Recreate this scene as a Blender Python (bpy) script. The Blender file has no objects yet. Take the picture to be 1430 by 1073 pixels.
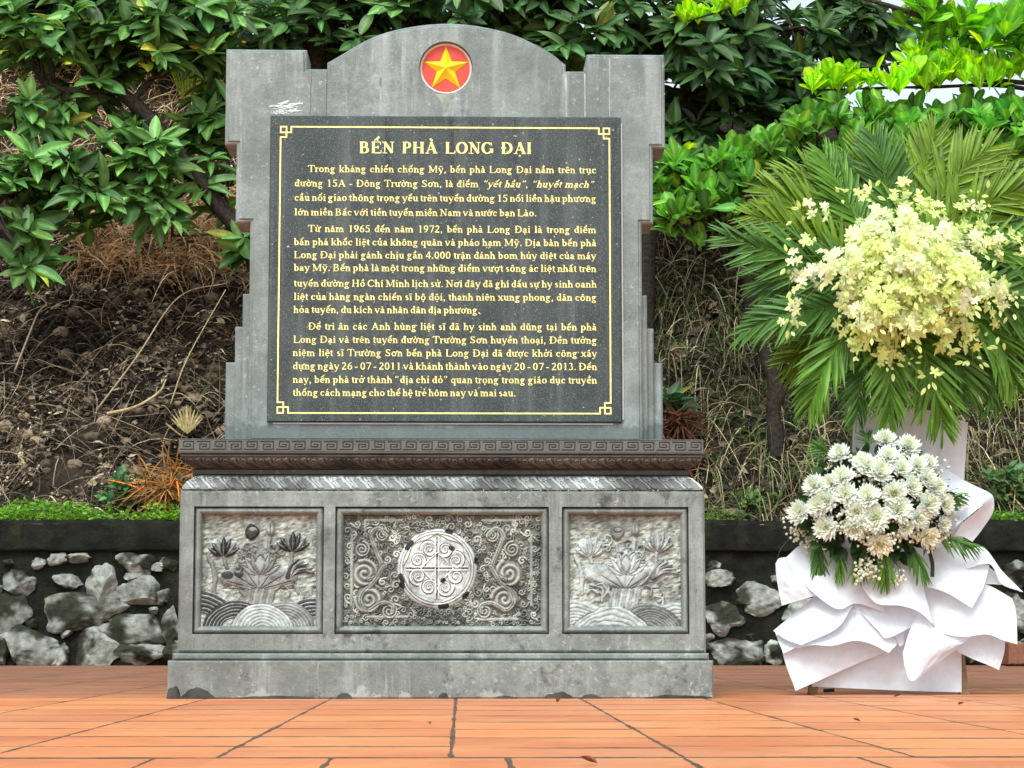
import bpy, bmesh, math, random, unicodedata
import numpy as np
from mathutils import Vector

SC = bpy.context.scene
COL = SC.collection
RNG = np.random.default_rng(7)
R = math.radians
PI = math.pi

# ------------------------------------------------------------------ camera
FPX = 3060.0                                     # focal length in pixels of a 1430 wide frame
PITCH = math.atan((882 - 536.5) / FPX)
YAW = R(1.3)
CAM = np.array([0.072, -7.2, 0.2175])
cam = bpy.data.cameras.new('camera')
cam.sensor_width = 36.0
cam.lens = 36.0 * FPX / 1430.0
cam.clip_start = 0.05
cam.clip_end = 2000.0
camo = bpy.data.objects.new('camera', cam)
camo.location = CAM
camo.rotation_euler = (PI / 2 + PITCH, 0, -YAW)
COL.objects.link(camo)
SC.camera = camo

# ------------------------------------------------------------------ sky and sun (overcast)
SUN_EL, SUN_AZ = R(52), R(196)                   # azimuth clockwise from +Y: the sun stands behind the camera
world = bpy.data.worlds.new('World')
SC.world = world
world.use_nodes = True
wn = world.node_tree
wn.nodes.clear()
sky = wn.nodes.new('ShaderNodeTexSky')
sky.sky_type = 'NISHITA'
sky.sun_disc = False
sky.sun_elevation = SUN_EL
sky.sun_rotation = SUN_AZ
sky.air_density = 1.0
sky.dust_density = 4.0
hs = wn.nodes.new('ShaderNodeHueSaturation')
hs.inputs['Saturation'].default_value = 0.22
bg = wn.nodes.new('ShaderNodeBackground')
bg.inputs['Strength'].default_value = 0.15
wo = wn.nodes.new('ShaderNodeOutputWorld')
wn.links.new(sky.outputs[0], hs.inputs['Color'])
cast = wn.nodes.new('ShaderNodeMix')                # thin even cloud: the blue of a clear sky is mostly gone
cast.data_type = 'RGBA'
cast.blend_type = 'MULTIPLY'
cast.inputs[0].default_value = 1.0
cast.inputs[7].default_value = (0.90, 1.0, 1.0, 1)
wn.links.new(hs.outputs[0], cast.inputs[6])
wn.links.new(cast.outputs[2], bg.inputs[0])
wn.links.new(bg.outputs[0], wo.inputs[0])
sun = bpy.data.lights.new('sun', 'SUN')
sun.energy = 1.0
sun.angle = R(22)
sun.color = (0.97, 1.0, 0.98)
suno = bpy.data.objects.new('sun', sun)
sd = Vector((math.sin(SUN_AZ) * math.cos(SUN_EL), math.cos(SUN_AZ) * math.cos(SUN_EL), math.sin(SUN_EL)))
suno.rotation_euler = (-sd).to_track_quat('-Z', 'Y').to_euler()
suno.location = sd * 30
COL.objects.link(suno)
SC.view_settings.view_transform = 'Standard'
SC.view_settings.look = 'None'
SC.view_settings.gamma = 1.0
SC.view_settings.exposure = 0.85

# ------------------------------------------------------------------ helpers
_cy, _sy, _cp, _sp = math.cos(YAW), math.sin(YAW), math.cos(PITCH), math.sin(PITCH)
_Rv = np.array([_cy, -_sy, 0.0]); _Fv = np.array([_sy * _cp, _cy * _cp, _sp]); _Uv = np.array([-_sy * _sp, -_cy * _sp, _cp])


def at(px, py, Y):
    """where the point measured at (px, py) on the photograph lies on the plane y = Y"""
    d = _Fv + (px - 715) / FPX * _Rv + (536.5 - py) / FPX * _Uv
    t = (Y - CAM[1]) / d[1]
    return CAM + d * t


def pxm(Y):
    """metres per photograph pixel at depth Y"""
    return (Y - CAM[1]) / FPX


def link(name, data, parent=None):
    o = bpy.data.objects.new(name, data)
    COL.objects.link(o)
    if parent is not None:
        o.parent = parent
    return o


def tag(o, label=None, cat=None, group=None, kind=None):
    for k, v in (('label', label), ('category', cat), ('group', group), ('kind', kind)):
        if v:
            o[k] = v
    return o


def thing(name, label, cat, loc=(0, 0, 0), group=None):
    o = link(name, None)
    o.location = loc
    o.empty_display_size = 0.1
    return tag(o, label, cat, group)


class Geo:
    """collects vertices (world coordinates), faces and a colour per vertex; build() links them as ONE mesh object"""
    def __init__(self):
        self.V, self.F, self.C, self.n = [], [], [], 0

    def add(self, V, F, col=(1, 1, 1)):
        V = np.asarray(V, float).reshape(-1, 3)
        if isinstance(F, np.ndarray):
            self.F.append(F + self.n)
        else:
            by = {}
            for f in F:
                by.setdefault(len(f), []).append(f)
            for k in by:
                self.F.append(np.array(by[k], int) + self.n)
        c = np.asarray(col, float)
        if c.ndim == 1:
            c = np.tile(c, (len(V), 1))
        self.V.append(V); self.C.append(c); self.n += len(V)
        return self

    def inst(self, T, M, P, col, rib=0):
        """copies of template T = (verts, quads): M (N,3,3) columns are the axes, P (N,3), col (N,3) or (N,nv,3)"""
        Vt, Ft = T
        M = np.asarray(M); P = np.asarray(P); N = len(P)
        if N == 0:
            return self
        V = np.einsum('nij,vj->nvi', M, Vt) + P[:, None, :]
        F = Ft[None] + (np.arange(N) * len(Vt))[:, None, None]
        c = np.asarray(col, float)
        if c.ndim == 2:
            c = np.repeat(c[:, None, :], len(Vt), 1)
        if rib:
            c = c * np.where(np.abs(Vt[:, 1]) < 1e-6, rib, 0.96)[None, :, None]
        return self.add(V.reshape(-1, 3), F.reshape(-1, Ft.shape[1]), c.reshape(-1, 3))

    def tube(self, pts, rad, n=7, col=(1, 1, 1), cap=True):
        pts = np.asarray(pts, float); m = len(pts)
        rad = np.broadcast_to(np.asarray(rad, float), (m,))
        tan = np.gradient(pts, axis=0)
        tan /= np.linalg.norm(tan, axis=1)[:, None] + 1e-9
        ref = np.array([0.31, 0.85, 0.43])
        u = np.cross(tan, ref); u /= np.linalg.norm(u, axis=1)[:, None] + 1e-9
        w = np.cross(tan, u)
        a = np.arange(n) * 2 * PI / n
        V = pts[:, None, :] + rad[:, None, None] * (np.cos(a)[None, :, None] * u[:, None, :] + np.sin(a)[None, :, None] * w[:, None, :])
        i = np.arange(m - 1)[:, None] * n; j = np.arange(n)[None]
        F = np.stack([i + j, i + (j + 1) % n, i + n + (j + 1) % n, i + n + j], -1).reshape(-1, 4)
        self.add(V.reshape(-1, 3), F, col)
        if cap:
            self.F.append(np.array([list(range(n))[::-1]]) + self.n - m * n)
            self.F.append(np.array([list(range(n))]) + self.n - n)
        return self

    def grid(self, P, col=(1, 1, 1), flip=False):
        """P (a, b, 3) surface"""
        a, b = P.shape[:2]
        i = np.arange(a - 1)[:, None] * b; j = np.arange(b - 1)[None]
        F = np.stack([i + j, i + j + 1, i + b + j + 1, i + b + j], -1).reshape(-1, 4)
        if flip:
            F = F[:, ::-1]
        c = np.asarray(col, float)
        if c.ndim == 3:
            c = c.reshape(-1, 3)
        return self.add(P.reshape(-1, 3), F, c)

    def box(self, x0, x1, y0, y1, z0, z1, col=(1, 1, 1)):
        V = [(x, y, z) for x in (x0, x1) for y in (y0, y1) for z in (z0, z1)]
        F = [(0, 1, 3, 2), (4, 6, 7, 5), (0, 4, 5, 1), (2, 3, 7, 6), (0, 2, 6, 4), (1, 5, 7, 3)]
        return self.add(V, F, col)

    def build(self, name, mat, parent=None, smooth=True, base=None):
        V = np.concatenate(self.V)
        if base is None:
            base = parent_base(parent)
        V = V - np.asarray(base)
        me = bpy.data.meshes.new(name)
        tot = np.concatenate([np.full(len(f), f.shape[1]) for f in self.F])
        idx = np.concatenate([f.ravel() for f in self.F])
        me.vertices.add(len(V)); me.vertices.foreach_set('co', V.astype(np.float32).ravel())
        me.loops.add(len(idx)); me.loops.foreach_set('vertex_index', idx.astype(np.int32))
        me.polygons.add(len(tot))
        me.polygons.foreach_set('loop_start', np.concatenate([[0], np.cumsum(tot)[:-1]]).astype(np.int32))
        me.polygons.foreach_set('use_smooth', np.full(len(tot), smooth))
        me.update(calc_edges=True)
        a = me.color_attributes.new('tint', 'FLOAT_COLOR', 'POINT')
        c = np.concatenate(self.C); c = np.concatenate([c, np.ones((len(c), 1))], 1)
        a.data.foreach_set('color', c.astype(np.float32).ravel())
        me.materials.append(mat)
        me.validate()
        return link(name, me, parent)


def parent_base(p):
    b = np.zeros(3)
    while p is not None:
        b = b + np.array(p.location)
        p = p.parent
    return b


def nrm(v):
    v = np.asarray(v, float)
    return v / (np.linalg.norm(v, axis=-1, keepdims=True) + 1e-12)


def axes(d, up):
    """(N,3,3) with columns: along d, sideways, normal (close to up)"""
    d = nrm(d); up = np.broadcast_to(np.asarray(up, float), d.shape)
    s = nrm(np.cross(up, d)); n = np.cross(d, s)
    return np.stack([d, s, n], -1)


def spline(pts, k=8):
    """Catmull-Rom through pts"""
    p = np.asarray(pts, float)
    if len(p) < 3:
        t = np.linspace(0, 1, k + 1)[:, None]
        return p[0] * (1 - t) + p[-1] * t
    q = np.concatenate([[2 * p[0] - p[1]], p, [2 * p[-1] - p[-2]]])
    out = []
    for i in range(len(p) - 1):
        a, b, c, d = q[i:i + 4]
        t = (np.arange(k) / k)[:, None]
        out.append(0.5 * (2 * b + (c - a) * t + (2 * a - 5 * b + 4 * c - d) * t ** 2 + (3 * b - a - 3 * c + d) * t ** 3))
    return np.concatenate(out + [p[-1:]])


_perm = RNG.random((64, 64))


def vnoise(x, y):
    x = np.asarray(x, float); y = np.asarray(y, float)
    xi = np.floor(x).astype(int); yi = np.floor(y).astype(int); fx = x - xi; fy = y - yi
    fx = fx * fx * (3 - 2 * fx); fy = fy * fy * (3 - 2 * fy)
    g = lambda a, b: _perm[a % 64, b % 64]
    return (g(xi, yi) * (1 - fx) + g(xi + 1, yi) * fx) * (1 - fy) + (g(xi, yi + 1) * (1 - fx) + g(xi + 1, yi + 1) * fx) * fy


def fbm(x, y, o=4):
    s, a, v = 0, 0.5, 0
    for i in range(o):
        v = v + a * vnoise(x * 2 ** i + 17 * i, y * 2 ** i + 5 * i); s += a; a *= 0.5
    return v / s


# ------------------------------------------------------------------ materials
class NT:
    def __init__(self, name):
        self.m = bpy.data.materials.new(name)
        self.m.use_nodes = True
        self.t = self.m.node_tree
        self.t.nodes.clear()
        self.out = self.t.nodes.new('ShaderNodeOutputMaterial')
        self.tc = None

    def n(self, typ, **kw):
        x = self.t.nodes.new('ShaderNode' + typ)
        for k, v in kw.items():
            setattr(x, k, v)
        return x

    def put(self, sock, v):
        if isinstance(v, bpy.types.NodeSocket):
            self.t.links.new(v, sock)
        elif v is not None:
            if sock.type == 'RGBA' and not hasattr(v, '__len__'):
                v = (v, v, v, 1)
            elif sock.type == 'RGBA' and len(v) == 3:
                v = (*v, 1)
            sock.default_value = v

    def obj(self, scale=(1, 1, 1), rot=(0, 0, 0)):
        if self.tc is None:
            self.tc = self.n('TexCoord').outputs['Object']
        if scale == (1, 1, 1) and rot == (0, 0, 0):
            return self.tc
        m = self.n('Mapping')
        self.put(m.inputs['Vector'], self.tc)
        m.inputs['Scale'].default_value = scale
        m.inputs['Rotation'].default_value = rot
        return m.outputs[0]

    def noise(self, scale, detail=4, rough=0.55, vscale=(1, 1, 1), rot=(0, 0, 0), dist=0.0):
        x = self.n('TexNoise')
        self.put(x.inputs['Vector'], self.obj(vscale, rot))
        x.inputs['Scale'].default_value = scale
        x.inputs['Detail'].default_value = detail
        x.inputs['Roughness'].default_value = rough
        x.inputs['Distortion'].default_value = dist
        return x.outputs[0]

    def voro(self, scale, feature='F1', vscale=(1, 1, 1), out='Distance'):
        x = self.n('TexVoronoi', feature=feature)
        self.put(x.inputs['Vector'], self.obj(vscale))
        x.inputs['Scale'].default_value = scale
        return x.outputs[out]

    def math(self, op, a, b=0.0, c=0.0):
        x = self.n('Math', operation=op)
        self.put(x.inputs[0], a); self.put(x.inputs[1], b); self.put(x.inputs[2], c)
        return x.outputs[0]

    def step(self, v, lo, hi, a=0.0, b=1.0):
        x = self.n('MapRange', clamp=True, interpolation_type='SMOOTHSTEP')
        self.put(x.inputs[0], v)
        for i, k in enumerate((lo, hi, a, b)):
            x.inputs[i + 1].default_value = k
        return x.outputs[0]

    def mix(self, f, a, b, mode='MIX'):
        x = self.n('Mix', data_type='RGBA', blend_type=mode)
        self.put(x.inputs[0], f); self.put(x.inputs[6], a); self.put(x.inputs[7], b)
        return x.outputs[2]

    def tint(self):
        return self.n('VertexColor', layer_name='tint').outputs[0]

    def sep(self, v):
        x = self.n('SeparateXYZ')
        self.put(x.inputs[0], v)
        return x.outputs

    def bump(self, h, strength=0.4, dist=0.01):
        x = self.n('Bump')
        self.put(x.inputs['Height'], h)
        x.inputs['Strength'].default_value = strength
        x.inputs['Distance'].default_value = dist
        return x.outputs[0]

    def done(self, col, rough=0.7, spec=0.4, bump=None, trans=None, **kw):
        p = self.n('BsdfPrincipled')
        self.put(p.inputs['Base Color'], col)
        self.put(p.inputs['Roughness'], rough)
        self.put(p.inputs['Specular IOR Level'], spec)
        if bump is not None:
            self.put(p.inputs['Normal'], bump)
        for k, v in kw.items():
            self.put(p.inputs[k], v)
        sh = p.outputs[0]
        if trans:
            tr = self.n('BsdfTranslucent')
            self.put(tr.inputs['Color'], trans[1])
            mx = self.n('MixShader')
            mx.inputs[0].default_value = trans[0]
            self.t.links.new(sh, mx.inputs[1]); self.t.links.new(tr.outputs[0], mx.inputs[2])
            sh = mx.outputs[0]
        self.t.links.new(sh, self.out.inputs[0])
        return self.m


def m_stone(name, base, dark=0.35, streak=0.5, white=0.4, use_tint=False, rough=0.5, wet=None):
    k = NT(name)
    b = np.array(base)
    c = k.mix(k.step(k.noise(4.0, 8, 0.7), 0.32, 0.68), tuple(b * 0.68), tuple(b * 1.3))
    c = k.mix(k.math('MULTIPLY', k.step(k.noise(17, 8, 0.8), 0.46, 0.60), 0.25 + 0.35 * dark), c, tuple(b * 0.62))
    st = k.noise(9.0, 6, 0.7, vscale=(1.0, 1.0, 0.08))
    c = k.mix(k.math('MULTIPLY', k.step(st, 0.52, 0.66), streak), c, tuple(b * 1.6))
    st2 = k.noise(14.0, 5, 0.7, vscale=(1.0, 1.0, 0.06))
    c = k.mix(k.math('MULTIPLY', k.step(st2, 0.56, 0.70), streak * 0.7), c, tuple(b * 0.55))
    for ang, sc, lo in ((38, 22.0, 0.60), (-30, 34.0, 0.62), (60, 15.0, 0.63)):    # worn polishing scratches
        scn = k.noise(sc, 4, 0.75, vscale=(1.0, 1.0, 0.09), rot=(0, R(ang), 0))
        c = k.mix(k.math('MULTIPLY', k.step(scn, lo, lo + 0.08), white * 0.75), c, tuple(np.minimum(b * 2.2, 0.62)))
    sp = k.noise(48.0, 5, 0.75)
    big = k.step(k.noise(3.1, 5, 0.7), 0.44, 0.60)
    c = k.mix(k.math('MULTIPLY', k.math('MULTIPLY', k.step(sp, 0.56, 0.66), white * 1.3), big), c, (0.56, 0.59, 0.59))
    c = k.mix(k.math('MULTIPLY', k.step(k.noise(6.5, 9, 0.78), 0.53, 0.66), dark), c, tuple(b * 0.25))
    c = k.mix(k.math('MULTIPLY', k.step(k.noise(23, 7, 0.8), 0.60, 0.70), dark * 0.8), c, tuple(b * 0.3))
    if wet is not None:                              # damp foot of the slab, and splashed cement above the paving
        z = k.sep(k.obj())[2]
        e = k.math('ADD', z, k.math('MULTIPLY', k.math('SUBTRACT', k.noise(9, 6, 0.7), 0.5), -wet[1]))
        c = k.mix(k.math('MULTIPLY', k.step(e, wet[0] - 0.006, wet[0] + 0.006, 1.0, 0.0), wet[2]), c, wet[3])
    fine = k.noise(210, 3, 0.8)
    c = k.mix(0.55, c, fine, 'OVERLAY')
    if use_tint:
        c = k.mix(1.0, c, k.tint(), 'MULTIPLY')
    h = k.math('ADD', k.noise(90, 4, 0.6), k.math('MULTIPLY', k.noise(14, 5, 0.6), 1.5))
    return k.done(c, rough, 0.4, k.bump(h, 0.35, 0.004))


def m_tint(name, rough=0.6, spec=0.3, var=0.25, trans=0.0, bump=0.0, nscale=40, tboost=1.4):
    k = NT(name)
    c = k.tint()
    nz = k.noise(nscale, 4, 0.6)
    f = k.step(nz, 0.25, 0.75, 1 - var, 1 + var)
    v = k.n('HueSaturation')
    k.put(v.inputs['Color'], c); k.put(v.inputs['Value'], f)
    c = v.outputs[0]
    tr = None
    if trans:
        w = k.n('HueSaturation')
        k.put(w.inputs['Color'], c); w.inputs['Value'].default_value = tboost; w.inputs['Saturation'].default_value = 1.1
        tr = (trans, w.outputs[0])
    return k.done(c, rough, spec, k.bump(nz, bump, 0.01) if bump else None, tr)


M = {}
M['stone'] = m_stone('grey_limestone', (0.188, 0.218, 0.214), dark=0.35, streak=0.55, white=0.34, wet=(0.915, 0.16, 0.75, (0.085, 0.105, 0.11)))
M['plinth'] = m_stone('weathered_limestone', (0.183, 0.203, 0.191), dark=0.95, streak=0.5, white=0.34, wet=(0.0, 0.34, 0.42, (0.45, 0.46, 0.44)))
M['carved'] = m_stone('carved_limestone', (0.95, 0.95, 0.93), dark=0.6, streak=0.15, white=0.05, use_tint=True, rough=0.6)


def m_panel():
    k = NT('black_granite')
    c = k.mix(k.step(k.noise(5, 5), 0.3, 0.7), (0.022, 0.030, 0.030), (0.040, 0.052, 0.051))
    st = k.noise(26.0, 4, 0.6, vscale=(1, 1, 0.035))
    c = k.mix(k.math('MULTIPLY', k.step(st, 0.45, 0.75), 0.6), c, (0.10, 0.122, 0.122))
    c = k.mix(k.step(k.noise(18.0, 3, 0.6, vscale=(1, 1, 0.03)), 0.58, 0.72), c, (0.018, 0.022, 0.022))
    c = k.mix(k.math('MULTIPLY', k.step(k.noise(320, 2, 0.7), 0.54, 0.7), 0.65), c, (0.22, 0.25, 0.25))
    c = k.mix(k.step(k.noise(75, 2, 0.5), 0.70, 0.75), c, (0.35, 0.37, 0.36))
    return k.done(c, k.step(st, 0.3, 0.7, 0.28, 0.46), 0.34)


M['granite'] = m_panel()
M['gold'] = m_tint('gilt_paint', 0.45, 0.4, 0.22, nscale=60)
M['paint'] = m_tint('painted_relief', 0.42, 0.45, 0.08, nscale=30)
M['leaf'] = m_tint('glossy_leaf', 0.42, 0.32, 0.25, trans=0.25, nscale=14)
M['soft_leaf'] = m_tint('thin_leaf', 0.45, 0.4, 0.18, trans=0.4, nscale=20)
M['petal'] = m_tint('flower_petal', 0.6, 0.2, 0.06, trans=0.3, nscale=60, tboost=1.1)
M['dry'] = m_tint('dry_leaf', 0.8, 0.15, 0.35, trans=0.1, nscale=30)
M['bark'] = m_tint('rough_bark', 0.9, 0.15, 0.6, bump=0.8, nscale=45)
M['rock'] = m_tint('rubble_limestone', 0.85, 0.2, 0.45, bump=0.6, nscale=18)
M['wood'] = m_tint('raw_timber', 0.75, 0.2, 0.3, nscale=30)


def m_paper():
    k = NT('white_nonwoven_paper')
    n1 = k.noise(300, 3, 0.7)
    c = k.mix(k.step(k.noise(35, 4, 0.7), 0.3, 0.7), (0.72, 0.79, 0.90), (0.82, 0.88, 0.95))
    return k.done(c, 0.7, 0.25, k.bump(n1, 0.15, 0.002), (0.25, (0.8, 0.8, 0.85)))


M['paper'] = m_paper()


def m_floor():
    k = NT('terracotta_tiles')
    o = k.obj()
    x, y, z = k.sep(o)
    wob = k.math('MULTIPLY', k.math('SUBTRACT', k.noise(6, 5, 0.75), 0.5), 0.009)
    wob2 = k.math('MULTIPLY', k.math('SUBTRACT', k.noise(5, 4, 0.7, vscale=(1, 3, 1)), 0.5), 0.03)
    front = k.math('LESS_THAN', y, -3.352)

    def joints(period, x0, half):
        u = k.math('DIVIDE', k.math('SUBTRACT', k.math('ADD', x, wob), x0), period)
        colid = k.math('FLOOR', u)
        d = k.math('MULTIPLY', k.math('ABSOLUTE', k.math('SUBTRACT', k.math('FRACT', k.math('ADD', u, 0.5)), 0.5)), period)
        return colid, d
    c1, d1 = joints(0.405, 0.053, 0.01)
    c2, d2 = joints(0.304, 0.152, 0.01)
    dx = k.math('ADD', k.math('MULTIPLY', d1, k.math('SUBTRACT', 1.0, front)), k.math('MULTIPLY', d2, front))
    wn_ = k.n('TexWhiteNoise', noise_dimensions='1D')
    k.put(wn_.inputs['W'], c1)
    rnd = wn_.outputs['Value']
    per = 0.395
    v = k.math('DIVIDE', k.math('ADD', k.math('ADD', y, 3.352), wob2), per)
    v = k.math('ADD', v, k.math('MULTIPLY', rnd, 0.35))
    dy = k.math('MULTIPLY', k.math('ABSOLUTE', k.math('SUBTRACT', k.math('FRACT', k.math('ADD', v, 0.5)), 0.5)), per)
    edge = k.math('ABSOLUTE', k.math('ADD', y, 3.352))
    jw = k.math('ADD', 0.0026, k.math('MULTIPLY', k.step(k.noise(4, 5, 0.7), 0.38, 0.68), 0.0055))
    jx = k.math('LESS_THAN', dx, jw)
    jy = k.math('MULTIPLY', k.math('LESS_THAN', dy, k.step(k.noise(4, 5, 0.7), 0.35, 0.65, 0.003, 0.026)), k.math('SUBTRACT', 1.0, front))
    je = k.math('LESS_THAN', edge, k.step(k.noise(5, 5, 0.7), 0.35, 0.65, 0.01, 0.028))
    # fine extrusion scratches that run across the tiles
    scr = k.step(k.noise(6, 5, 0.75, vscale=(0.3, 5, 1)), 0.58, 0.70)
    tid = k.math('ADD', k.math('MULTIPLY', c1, 3.17), k.math('FLOOR', k.math('ADD', v, 0.0)))
    wn2 = k.n('TexWhiteNoise', noise_dimensions='1D')
    k.put(wn2.inputs['W'], tid)
    base = k.mix(wn2.outputs['Value'], (0.51, 0.150, 0.055), (0.68, 0.238, 0.088))
    base = k.mix(k.math('MULTIPLY', k.step(k.noise(2.2, 5, 0.6), 0.35, 0.7), 0.6), base, (0.70, 0.30, 0.125))
    base = k.mix(k.math('MULTIPLY', k.step(k.noise(12, 6, 0.7), 0.5, 0.75), 0.45), base, (0.33, 0.13, 0.075))
    base = k.mix(k.math('MULTIPLY', scr, 0.4), base, (0.26, 0.10, 0.06))
    base = k.mix(k.math('MULTIPLY', k.step(k.noise(0.6, 3), 0.45, 0.65), 0.3), base, (0.40, 0.17, 0.11))
    rear_shade = k.step(k.math('ADD', y, k.math('MULTIPLY', k.math('SUBTRACT', k.noise(0.7, 5, 0.6), 0.5), 3.0)), -0.6, 2.2)  # tree shade over the rear paving, mixed into the tile colour with ragged edges
    base = k.mix(k.math('MULTIPLY', rear_shade, 0.9), base, k.mix(k.step(k.noise(3, 5, 0.7), 0.3, 0.7), (0.17, 0.075, 0.05), (0.30, 0.13, 0.08)))
    mort = k.mix(k.step(k.noise(40, 4, 0.7), 0.35, 0.65), (0.035, 0.02, 0.012), (0.15, 0.085, 0.05))
    j = k.math('MAXIMUM', k.math('MAXIMUM', jx, je), k.math('MULTIPLY', jy, 0.85))
    c = k.mix(j, base, mort)
    h = k.math('SUBTRACT', k.math('MULTIPLY', k.noise(60, 4), 0.15), j)
    return k.done(c, k.step(k.noise(5, 4), 0.3, 0.7, 0.42, 0.62), 0.4, k.bump(h, 0.5, 0.006))


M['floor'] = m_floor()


def m_soil():
    k = NT('dark_slope_soil')
    c = k.mix(k.step(k.noise(5, 6, 0.7), 0.35, 0.7), (0.010, 0.008, 0.006), (0.05, 0.036, 0.026))
    c = k.mix(k.step(k.noise(26, 4, 0.7), 0.6, 0.75), c, (0.16, 0.12, 0.08))
    return k.done(c, 0.9, 0.15, k.bump(k.noise(22, 6, 0.7), 0.9, 0.05))


def m_mortar():
    k = NT('mossy_mortar')
    c = k.mix(k.step(k.noise(7, 6, 0.7), 0.35, 0.7), (0.006, 0.0065, 0.005), (0.020, 0.020, 0.014))
    c = k.mix(k.step(k.noise(4, 6, 0.75), 0.54, 0.70), c, (0.022, 0.032, 0.008))
    c = k.mix(k.step(k.noise(60, 3, 0.7), 0.70, 0.78), c, (0.10, 0.10, 0.09))
    return k.done(c, 0.9, 0.15, k.bump(k.noise(35, 6, 0.7), 0.7, 0.03))


M['soil'] = m_soil()
M['mortar'] = m_mortar()

# ------------------------------------------------------------------ ground and slope (the setting)
WALL_Y = 7.0
WALL_H = 0.935


def hill_z(x, y):
    t = np.clip((y - 7.35) / 4.3, 0, 3)
    t = np.clip((y - 7.35) / 4.3, 0, 1.0 + 0.26 / (1 + np.exp((x + 0.6) * 1.5)))
    base = WALL_H - 0.02 + 3.95 * (t * 0.9 + 0.1 * np.sin(np.minimum(t, 1) * PI / 2))
    return base + (0.35 * (fbm(x * 0.9 + 3, y * 0.9) - 0.5) + 0.16 * (fbm(x * 3 + 9, y * 3) - 0.5)) * np.clip((y - 7.35) * 1.6, 0, 1)


g = Geo()
xs = np.linspace(-60, 60, 41); ys = np.concatenate([np.linspace(-60, -10, 8), np.linspace(-8, 7.2, 12)])
X, Y = np.meshgrid(xs, ys)
g.grid(np.stack([X, Y, 0 * X], -1))
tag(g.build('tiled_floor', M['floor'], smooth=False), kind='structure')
g = Geo()
ys = np.concatenate([np.linspace(7.12, 12.5, 130), np.linspace(13, 400, 30)])
xs = np.concatenate([np.linspace(-400, -7, 14), np.linspace(-6, 6.5, 200), np.linspace(8, 400, 14)])
X, Y = np.meshgrid(xs, ys)
g.grid(np.stack([X, Y, hill_z(X, Y)], -1))
tag(g.build('hillside', M['soil']), kind='structure')

# ------------------------------------------------------------------ small mesh tools


def ear_fill(outer, holes):
    """triangles that fill a polygon with holes: verts (2-D) and faces"""
    bm = bmesh.new()
    edges = []
    for loop in [outer] + holes:
        vs = [bm.verts.new((p[0], 0, p[1])) for p in loop]
        for i in range(len(vs)):
            edges.append(bm.edges.new((vs[i], vs[(i + 1) % len(vs)])))
    bmesh.ops.triangle_fill(bm, use_beauty=True, use_dissolve=False, edges=edges, normal=(0, -1, 0))
    bm.verts.index_update()
    V = [(v.co.x, v.co.z) for v in bm.verts]
    F = [tuple(v.index for v in f.verts) for f in bm.faces]
    bm.free()
    return V, F


def inset(poly, d):
    """polygon (counter-clockwise) shrunk by d"""
    p = np.asarray(poly, float); n = len(p); out = []
    for i in range(n):
        a, b, c = p[i - 1], p[i], p[(i + 1) % n]
        e1 = (b - a) / np.linalg.norm(b - a); e2 = (c - b) / np.linalg.norm(c - b)
        n1 = np.array([-e1[1], e1[0]]); n2 = np.array([-e2[1], e2[0]])
        m = n1 + n2
        out.append(b + m * d / max(0.25, 1 + n1 @ n2))
    return [tuple(q) for q in out]


def slab(g, outer, y0, y1, bev=0.006, holes=(), hole_depth=None, col=(1, 1, 1), back=True):
    """a vertical stone slab: outline (x, z) counter-clockwise seen from the front, front face at y0, back at y1"""
    area = sum(outer[i - 1][0] * outer[i][1] - outer[i][0] * outer[i - 1][1] for i in range(len(outer)))
    if area < 0:
        outer = outer[::-1]
    fo = inset(outer, bev)
    V, F = ear_fill(fo, [list(h) for h in holes])
    g.add([(x, y0, z) for x, z in V], F, col)
    n = len(outer)

    def ring(pa, ya, pb, yb):
        V = [(x, ya, z) for x, z in pa] + [(x, yb, z) for x, z in pb]
        m = len(pa)
        g.add(V, [(i, (i + 1) % m, m + (i + 1) % m, m + i) for i in range(m)], col)
    ring(fo, y0, outer, y0 + bev)
    ring(outer, y0 + bev, outer, y1)
    if back:
        V, F = ear_fill(outer, [])
        g.add([(x, y1, z) for x, z in V], [f[::-1] for f in F], col)
    for h in holes:
        ring(list(h), y0, list(h), y0 + (hole_depth or 0.02))
    return g


def rect(x0, x1, z0, z1):
    return [(x0, z0), (x1, z0), (x1, z1), (x0, z1)]


def circle(cx, cz, r, n=72):
    return [(cx + r * math.cos(2 * PI * i / n), cz + r * math.sin(2 * PI * i / n)) for i in range(n)]


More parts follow.
